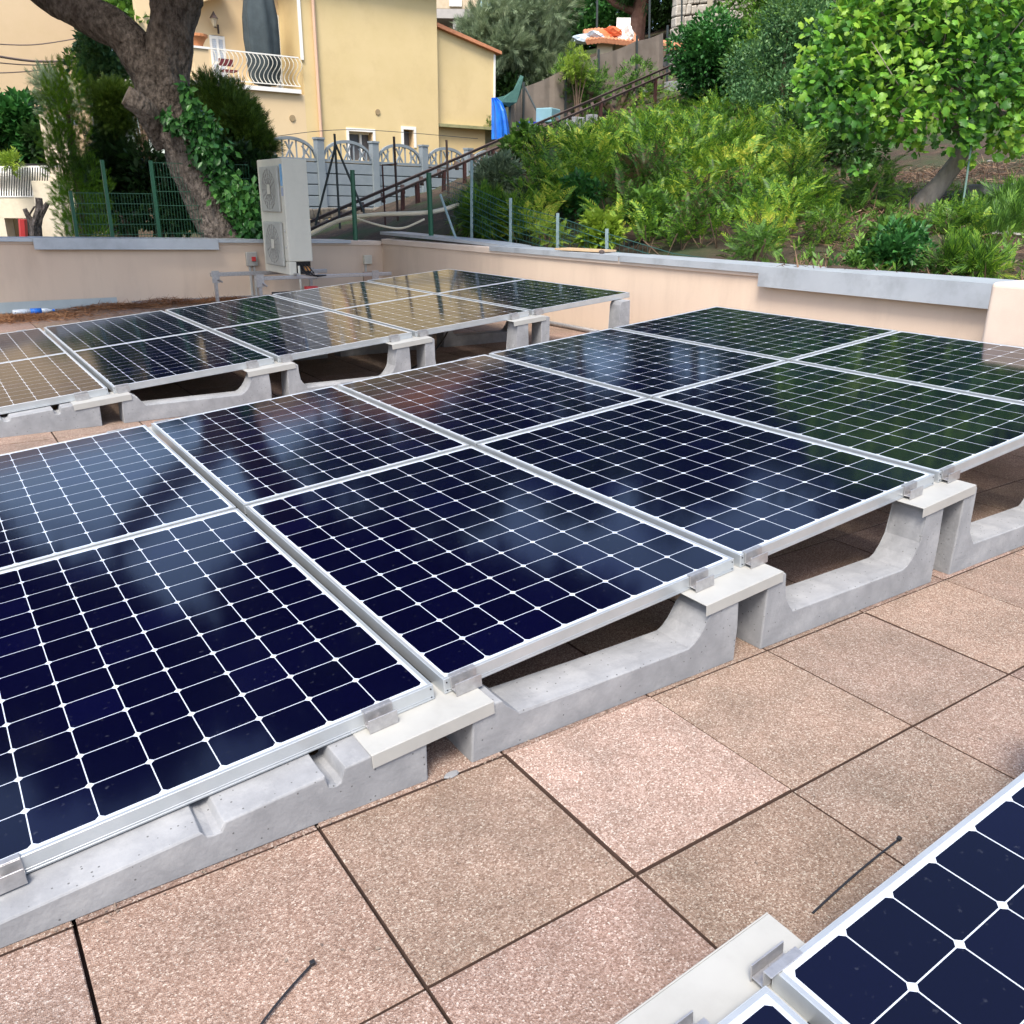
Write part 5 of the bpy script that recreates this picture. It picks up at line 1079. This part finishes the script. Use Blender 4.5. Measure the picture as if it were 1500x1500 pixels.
# hilltop trees added above the frame to darken the sky mirrored in the glass
for i, az in enumerate(np.arange(-12.5, 38, 3.8)):
    e = sky(az, (19.5 if abs(az+1.5) > 4 else 17.0)+1.5*math.sin(i*2.3), 62+3*math.sin(i)); X_, D_ = toloc(e); zg = tz(e.x, e.y)
    w_t = thing('hilltop_tree', '', 'tree', (e.x, e.y, zg), group='tall trees added above the houses to darken panel reflections'); w_t['label'] = 'tall dark tree added behind the houses to darken panel reflections, mostly above the frame'
    bl2 = [(np.array([rg.normal(0, 2.0), rg.normal(0, 1.2), e.z-zg+rg.uniform(-3.5, 4.0)]), (1.9, 1.9, 1.5)) for _ in range(15)]
    Pp, Dd = crown(bl2, 32, rg, .1); scatter('crown', T_SPRAY, Pp, Dd, 1.3, LM['dark'], w_t, rng=rg)
    m = MB(); m.tube([(0, 0, -.5), (0, 0, e.z-zg)], [.35, .15], 7); m.build('trunk', bark, w_t)
# ivy climbing the trunk
rg = np.random.default_rng(8); P = []
for (x0, y0, x1, y1, w, k, dD) in ((268, 120, 285, 170, 6, 160, -.35), (285, 165, 312, 232, 20, 900, -.3), (300, 215, 345, 290, 16, 700, -.25), (335, 270, 385, 340, 24, 1500, -.3), (240, 165, 262, 190, 8, 120, -.5), (350, 300, 385, 345, 22, 900, 0)):
    for _ in range(k):
        f = rg.uniform(); P.append(pp(x0+(x1-x0)*f+rg.normal(0, w*.55), y0+(y1-y0)*f+rg.normal(0, w*.4), dD+rg.normal(0, .12)))
P = np.array([list(p) for p in P]); c0 = Vector(P.mean(0)); Dn = np.tile(-FH*.6+np.array([0, 0, -.5]), (len(P), 1))
o = scatter('foliage', T_LEAF, P-np.array(c0), Dn, .115, LM['ivy'], jit=.6, rng=rg, up=-FH)
iv = thing('ivy', 'dark green ivy climbing the right side of the leaning trunk', 'ivy', c0); o.parent = iv
m = MB(); m.tube([pp(300, 190, -.4)-c0, pp(325, 250, -.35)-c0, pp(345, 300, -.3)-c0, pp(370, 350, -.2)-c0], .02, 5); m.build('vine_stem', twig, iv)
# ------------------------------------------------------------------ left garden shrubs
G3 = 'shrubs and conifers around the leaning tree'
def column(px, y0, y1, D, w, label, m_, seed, n=9000, size=.095, name='cypress_bush', tmpl=T_FEATHER):
    rg = np.random.default_rng(seed); a = at(px, y1, D); b = at(px, y0, D); zb_ = min(a.z, tz(a.x, a.y)); root = thing(name, label, 'conifer', (a.x, a.y, zb_), group=G3); H_ = b.z-zb_; bl = []
    for i in range(26):
        f = (i+.5)/26; ww = w*(1-.35*abs(f-.45)*1.6)*(1 if f < .85 else .75); an = rg.uniform(0, 6.28); bl.append((np.array([math.cos(an)*ww*.45, math.sin(an)*ww*.45, H_*f]), (ww*.55, ww*.55, H_*.07+.15)))
    Pp, Dd = crown(bl, n/12, rg, .5); Dd[:, 2] += .9; scatter('foliage', tmpl, Pp, Dd, size*1.6, m_, root, jit=.35, rng=rg)
    m = MB(); m.tube([(0, 0, -.2), (0, 0, H_*.8)], [.1, .03], 6); m.build('stem', twig, root)
column(126, 105, 345, 14.6, .50, 'bright green feathery cypress column at the left of the leaning tree', LM['cypress'], 60, n=26000)
bush('conifer', 172, 165, 15.8, (.45, .4, .5), LM['juniper'], T_FEATHER, 3500, .2, 'dark conifer shrub between the bright cypress and the trunk', 'conifer', k=12, seed=61, group=G3, base=.2)
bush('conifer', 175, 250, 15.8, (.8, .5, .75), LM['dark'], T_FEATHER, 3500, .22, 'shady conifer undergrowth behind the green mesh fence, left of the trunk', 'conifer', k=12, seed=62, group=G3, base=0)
bush('conifer', 235, 290, 15.5, (1.3, .6, .9), LM['dark'], T_LEAF, 4500, .13, 'dark leaves filling the gap behind the mesh fence, beside the trunk', 'shrub', k=12, seed=63, group=G3, base=0)
bush('juniper', 335, 175, 16.5, (.85, .6, .62), LM['juniper'], T_FEATHER, 4500, .24, 'wide feathery juniper spreading right of the leaning trunk, below the balcony', 'conifer', k=13, seed=64, group=G3, base=0)
bush('juniper', 365, 215, 16.2, (.42, .4, .6), LM['juniper'], T_FEATHER, 2500, .22, 'hanging right side of the juniper above the air conditioner', 'conifer', k=9, seed=65, group=G3, base=0)
bush('shrub', 345, 285, 15.6, (.8, .6, .95), LM['dark'], T_LEAF, 4500, .14, 'dark shrub behind the mesh fence, just left of the air conditioner', 'shrub', k=12, seed=66, group=G3, base=0)
bush('shrub_tree', 150, 85, 19, (.85, .7, .75), LM['bluegreen'], T_LEAF, 4500, .11, 'soft green tree behind the cypress, under the left fork of the trunk', 'tree', k=11, seed=67, group=G3, base=-1)
bush('shrub_tree', 195, 40, 30, (1.3, 1, 1.3), LM['mid'], T_LEAF, 2200, .25, 'light green tree seen in the fork of the big trunk', 'tree', k=10, seed=68, group=G3, base=-1)
bush('shrub_tree', 82, 135, 22, (.5, .5, .6), LM['olive'], T_FEATHER, 600, .3, 'thin feathery yellowish shrub in front of the beige building', 'tree', k=9, seed=69, group=G3, base=-1)
bush('loquat_bush', 22, 192, 27.5, (1.5, 1, .95), LM['ivy'], T_LEAF, 3200, .26, 'broad leaved bright green bush above the white balustrade', 'bush', k=12, seed=70, group=G3, base=-1)
bush('loquat_bush', 60, 215, 27.4, (.8, .8, .65), LM['dark'], T_LEAF, 2200, .24, 'dark broad leaved bush right above the end of the white balustrade', 'bush', k=9, seed=71, group=G3, base=-1)
bush('loquat_bush', -30, 225, 27.6, (1.6, .8, .9), LM['dark'], T_LEAF, 2500, .24, 'dark bush cut by the left border above the balustrade', 'bush', k=9, seed=72, group=G3, base=-1)
bush('potted_plant', 18, 238, 23.5, (.35, .3, .12), LM['yellow'], T_SPRAY, 60, .3, 'small yellow green plant just above the white handrail', 'plant', k=4, seed=73, base=at(18, 250, 23.5).z, stem=False)
# ------------------------------------------------------------------ up the hill beside the house: screen fence, tarp, boxes, shed, chair, far structure
t = thing('screen_fence', 'brown shade cloth screen fence climbing behind the rails', 'fence', at(766, 200, 32)); oo = at(766, 200, 32)
cloth = mat('brown_shade_cloth', (.17, .135, .105), .95, (.22, .18, .145), 2, 6, bump=.4, bscale=6)
tp = [(746, 150, 196, 31.3), (766, 128, 190, 31.8), (828, 100, 170, 33), (876, 80, 148, 34), (932, 60, 128, 35.5), (977, 45, 110, 37)]; m = MB(); vs = []; fs = []; nn = 0
for i in range(len(tp)-1):
    for k in range(8):
        f = k/8; x = tp[i][0]*(1-f)+tp[i+1][0]*f; D = tp[i][3]*(1-f)+tp[i+1][3]*f; yt = tp[i][1]*(1-f)+tp[i+1][1]*f+2.5*math.sin(math.pi*f); yb = tp[i][2]*(1-f)+tp[i+1][2]*f; w = random.uniform(-.05, .05)
        vs += [at(x, yt, D+w)-oo, at(x, yb+8, D+w*.5)-oo, at(x, yt, D+w+.03)-oo, at(x, yb+8, D+w*.5+.03)-oo]; nn += 1
for i in range(nn-1): fs += [(4*i, 4*i+4, 4*i+5, 4*i+1), (4*i+2, 4*i+3, 4*i+7, 4*i+6), (4*i, 4*i+2, 4*i+6, 4*i+4), (4*i+1, 4*i+5, 4*i+7, 4*i+3)]
m.add(vs, fs); m.build('cloth', cloth, t)
for (x, yt, yb, D) in tp: m = MB(); m.bar(at(x+1, yt-8, D-.06)-oo, at(x, yb+10, D-.06)-oo, .06); m.build('fence_post', darkpole, t)
stick('pole', at(769, 128, 31.5), at(795, 180, 31), .035, darkpole, 'dark pole leaning against the brown screen fence', 'pole')
# blue tarp
t = at(735, 200, 30.9); m = MB(); rows = []
for k, (y, xl, xr, b_) in enumerate([(143, 720, 728, .1), (150, 720, 736, .25), (162, 720, 741, .35), (176, 720, 744, .4), (190, 720, 746, .42), (204, 720, 747, .42)]):
    rows.append([at(xl+(xr-xl)*j/7, y, 30.9-b_*math.sin(math.pi*j/7)+.12*(j % 2))-t for j in range(8)]+[at(xl+(xr-xl)*j/7, y, 31.5)-t for j in range(7, -1, -1)])
vs = [p for r in rows for p in r]; n = 16; fs = [(i*n+k, i*n+(k+1) % n, (i+1)*n+(k+1) % n, (i+1)*n+k) for i in range(5) for k in range(n)]+[tuple(range(n)), tuple(range(6*n-1, 5*n-1, -1))]
m.add(vs, fs); o = m.build('tarpaulin', M['blue']); o.location = t; tag(o, 'bright blue tarpaulin draped beside the yellow annex', 'tarpaulin')
netm = mat('green_netting', (.03, .09, .075), .9, (.05, .13, .11), 12)
t = at(752, 150, 31); m = MB(); A = [(728, 143), (740, 140), (752, 132), (762, 110), (767, 112), (763, 135), (757, 150), (745, 157), (733, 150)]; vs = [at(x, y, 31+.1*(i % 2))-t for i, (x, y) in enumerate(A)]+[at(x, y, 31.15+.1*(i % 2))-t for i, (x, y) in enumerate(A)]; n = len(A)
m.add(vs, [tuple(range(n)), tuple(range(2*n-1, n-1, -1))]+[(i, (i+1) % n, (i+1) % n+n, i+n) for i in range(n)]); o = m.build('garden_net', netm); o.location = t; tag(o, 'dark green garden netting sagging above the blue tarpaulin', 'net')
def boxat(name, px, py, D, s, m_, label, cat, rot=.5, bev=.03):
    c = at(px, py, D); m = MB(); m.box((-s[0]/2, -s[1]/2, -s[2]/2), (s[0]/2, s[1]/2, s[2]/2)); o = m.build(name, m_, bevel=bev); o.location = c; o.rotation_euler = (0, 0, rot); return tag(o, label, cat)
boxat('crate', 803, 170, 29.8, (.68, .55, .42), mat('teal_crate', (.16, .30, .34), .6, (.2, .35, .38), 4), 'pale teal plastic box sitting on the rails', 'box')
c = at(773, 186, 29.6); m = MB(); m.lathe((0, 0, -.12), [(.2, 0), (.34, .12), (.37, .24), (.33, .25)], 18); o = m.build('tub', mat('royal_blue', (.02, .05, .5), .5)); o.location = c; tag(o, 'royal blue plastic tub beside the rails', 'tub')
# concrete piers under rails
for i, (x, y0, y1, D, w) in enumerate([(842, 172, 205, 31, .45), (866, 168, 195, 32, .3), (985, 120, 145, 36, .5)]):
    a = at(x, y1, D); b = at(x, y0, D); m = MB(); m.box((-w/2, -w/2, -.5), (w/2, w/2, b.z-a.z)); o = m.build('concrete_pier', M['concrete'], bevel=.02); o.location = a; tag(o, ['wide grey concrete pier under the rails', 'narrow grey concrete pier under the rails, right of the wide one', 'grey concrete pier under the upper end of the rails'][i], 'pier', 'concrete piers under the rails')
# shed
t = thing('shed', 'small cream shed with a terracotta tiled roof behind the screen fence', 'shed', at(905, 75, 41)); oo = at(905, 75, 41)
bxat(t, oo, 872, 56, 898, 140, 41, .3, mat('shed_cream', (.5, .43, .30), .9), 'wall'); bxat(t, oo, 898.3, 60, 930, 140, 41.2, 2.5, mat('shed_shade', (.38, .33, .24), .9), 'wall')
m = MB(); 
for k in range(15):
    a = at(862+k*5.2, 59+abs(k-4)*.6, 40.6)-oo; b = a+Vector(FH)*2.2+Vector((0, 0, .75)); m.tube([a, b], .11, 7)
m.build('tiled_roof', terra, t)
t = thing('shed', 'long low tiled shed right of the screen fence end', 'shed', at(1010, 90, 42)); oo = at(1010, 90, 42); bxat(t, oo, 978, 74, 1012, 140, 42, 2.5, mat('shed_grey', (.34, .31, .27), .9), 'wall')
m = MB()
for k in range(8): a = at(978+k*5, 68+k*.9, 41.6)-oo; m.tube([a, a+Vector(FH)*2+Vector((0, 0, .5))], .1, 7)
m.build('tiled_roof', terra, t)
# cloths and chair on the roof
def heap(name, px, py, D, w, h, m_, label, cat):
    import bmesh
    me = bpy.data.meshes.new(name); b = bmesh.new(); bmesh.ops.create_icosphere(b, subdivisions=3, radius=1)
    for v in b.verts:
        c = v.co; k = 1+.25*math.sin(5*c.x+2*c.z)+.2*math.sin(7*c.y+c.x*3)+random.uniform(-.07, .07); v.co = Vector((c.x*w*k, c.y*.5*k, c.z*h*k))
    b.to_mesh(me); b.free(); me.materials.append(m_); o = bpy.data.objects.new(name, me); COL.objects.link(o); o.location = at(px, py, D); o.rotation_euler = (0, 0, YAW); return tag(o, label, cat)
heap('orange_cloth', 895, 50, 41.4, .6, .22, mat('orange_fabric', (.6, .14, .05), .9), 'crumpled orange cloth on the shed roof', 'cloth'); heap('white_cloth', 918, 53, 41.2, .35, .32, wht, 'white crumpled sheet on the shed roof below the chair', 'cloth'); heap('plastic_sheet', 868, 56, 41.3, .65, .2, mat('pale_blue_plastic', (.42, .50, .56), .4), 'pale blue plastic sheet at the left end of the shed roof', 'plastic sheet')
t = thing('white_chair', 'white garden chair standing on the shed roof', 'chair', at(914, 45, 41.6)); oo = at(914, 45, 41.6)
bxat(t, oo, 903, 26, 924, 40, 42, .06, wht, 'backrest'); bxat(t, oo, 903, 41, 925, 43, 41.5, .5, wht, 'seat'); bxat(t, oo, 904, 43.2, 905.5, 52, 41.6, .05, wht, 'leg'); bxat(t, oo, 922, 43.2, 923.5, 52, 41.6, .05, wht, 'leg')
# unfinished concrete structure + far rubble wall + trunk at top
t = thing('concrete_structure', 'unfinished grey concrete frame building behind the yellow house', 'building', at(680, 30, 50)); oo = at(680, 30, 50); rc = mat('raw_concrete', (.33, .31, .29), .9, (.42, .39, .36), 4, dirt=(.2, .19, .16), dscale=2, damt=.5)
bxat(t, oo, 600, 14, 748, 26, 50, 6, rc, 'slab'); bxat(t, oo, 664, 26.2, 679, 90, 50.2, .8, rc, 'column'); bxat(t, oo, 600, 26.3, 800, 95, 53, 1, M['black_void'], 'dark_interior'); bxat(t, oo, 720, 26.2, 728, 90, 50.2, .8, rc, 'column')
bxat(t, oo, 600, -60, 700, 12, 54, 4, mat('tan_render', (.42, .33, .22), .9, (.5, .42, .30), 3), 'upper_wall'); bxat(t, oo, 658, -3, 676, 9, 53.8, .15, wht, 'door')
t = ground(1030, 60, 30, 62); a = at(990, 70, 47); b = at(1150, 50, 49); rubble('stone_wall', (a.x, a.y, a.z), (b.x, b.y, b.z), 2.2, .5, 'pale rubble stone terrace wall high on the hill', s=.38, m_=mat('pale_rubble', (.30, .27, .22), .95, (.50, .46, .40), 5, bump=.7, bscale=8))
t = thing('hilltop_tree', 'reddish tree trunk leaning at the top edge, right of the white chair', 'tree', at(930, 55, 50)); oo = at(930, 55, 50); m = MB(); m.tube([at(930, 60, 50)-oo, at(935, 25, 50)-oo, at(948, -30, 50)-oo], [.5, .42, .4], 10, jit=.1); m.tube([at(935, 20, 50)-oo, at(900, 5, 49.8)-oo, at(880, -12, 49.6)-oo], [.2, .15, .1], 6); m.build('trunk', mat('red_bark', (.12, .055, .04), .95, (.2, .11, .08), 5, bump=.8, bscale=8), t)
bl = [(np.array(at(x, y, 50)-oo), (r, r, r*.5)) for x, y, r in ((960, -30, 2.5), (1020, -20, 2.2), (905, -25, .9), (1070, -35, 2.5))]; Pp, Dd = crown(bl, 160, RNG, .1); scatter('crown', T_SPRAY, Pp, Dd, .8, LM['dark'], t)
for i, (x, y0, y1, D) in enumerate([(874, -10, 70, 43), (951, -10, 60, 44), (998, -10, 75, 44), (1039, -10, 100, 40)]):
    stick('pole', at(x, y1, D), at(x+1, y0, D), .05 if i < 3 else .12, darkpole if i < 3 else mat('pale_pole', (.35, .30, .22), .8), ['thin dark pole by the left end of the shed', 'thin dark pole right of the leaning trunk at the top', 'thin dark pole before the rubble terrace wall', 'thick pale post before the rubble terrace wall'][i], 'pole', group='poles on the upper hill')
heap('tile_pile', 1068, 62, 44, .7, .45, mat('red_debris', (.35, .12, .06), .9, (.2, .1, .07), 5), 'pile of broken red roof tiles by the rubble terrace wall', 'tile pile')
# ------------------------------------------------------------------ light
wd = bpy.data.worlds.new('World'); scene.world = wd; wd.use_nodes = True; N = wd.node_tree.nodes; L = wd.node_tree.links
sk = N.new('ShaderNodeTexSky'); sk.sky_type = 'NISHITA'; sk.sun_disc = False; SUN_EL, SUN_AZ = 56, -168
az_w = math.atan2(FH[1], FH[0])-math.radians(SUN_AZ)     # world angle of the sun's heading
sdir = Vector((math.cos(az_w)*math.cos(math.radians(SUN_EL)), math.sin(az_w)*math.cos(math.radians(SUN_EL)), math.sin(math.radians(SUN_EL))))
sk.sun_elevation = math.radians(SUN_EL); sk.sun_rotation = math.atan2(sdir.x, sdir.y); sk.air_density = 1.0; sk.dust_density = 2.5; sk.ozone_density = 1.0
bg_ = N['Background']; L.new(sk.outputs[0], bg_.inputs[0]); bg_.inputs[1].default_value = .15
sl = bpy.data.lights.new('sun', 'SUN'); sl.energy = 2.2; sl.angle = math.radians(22); sl.color = (1, .95, .86); so = bpy.data.objects.new('sun', sl); COL.objects.link(so); so.rotation_euler = (-sdir).to_track_quat('-Z', 'Y').to_euler()
scene.view_settings.view_transform = 'Standard'; scene.view_settings.look = 'None'; scene.view_settings.gamma = 1; scene.view_settings.exposure = 1.2
scene.render.engine = 'CYCLES'; scene.render.resolution_x = 1024; scene.render.resolution_y = 1024
try: scene.cycles.max_bounces = 6; scene.cycles.transparent_max_bounces = 4
except Exception: pass
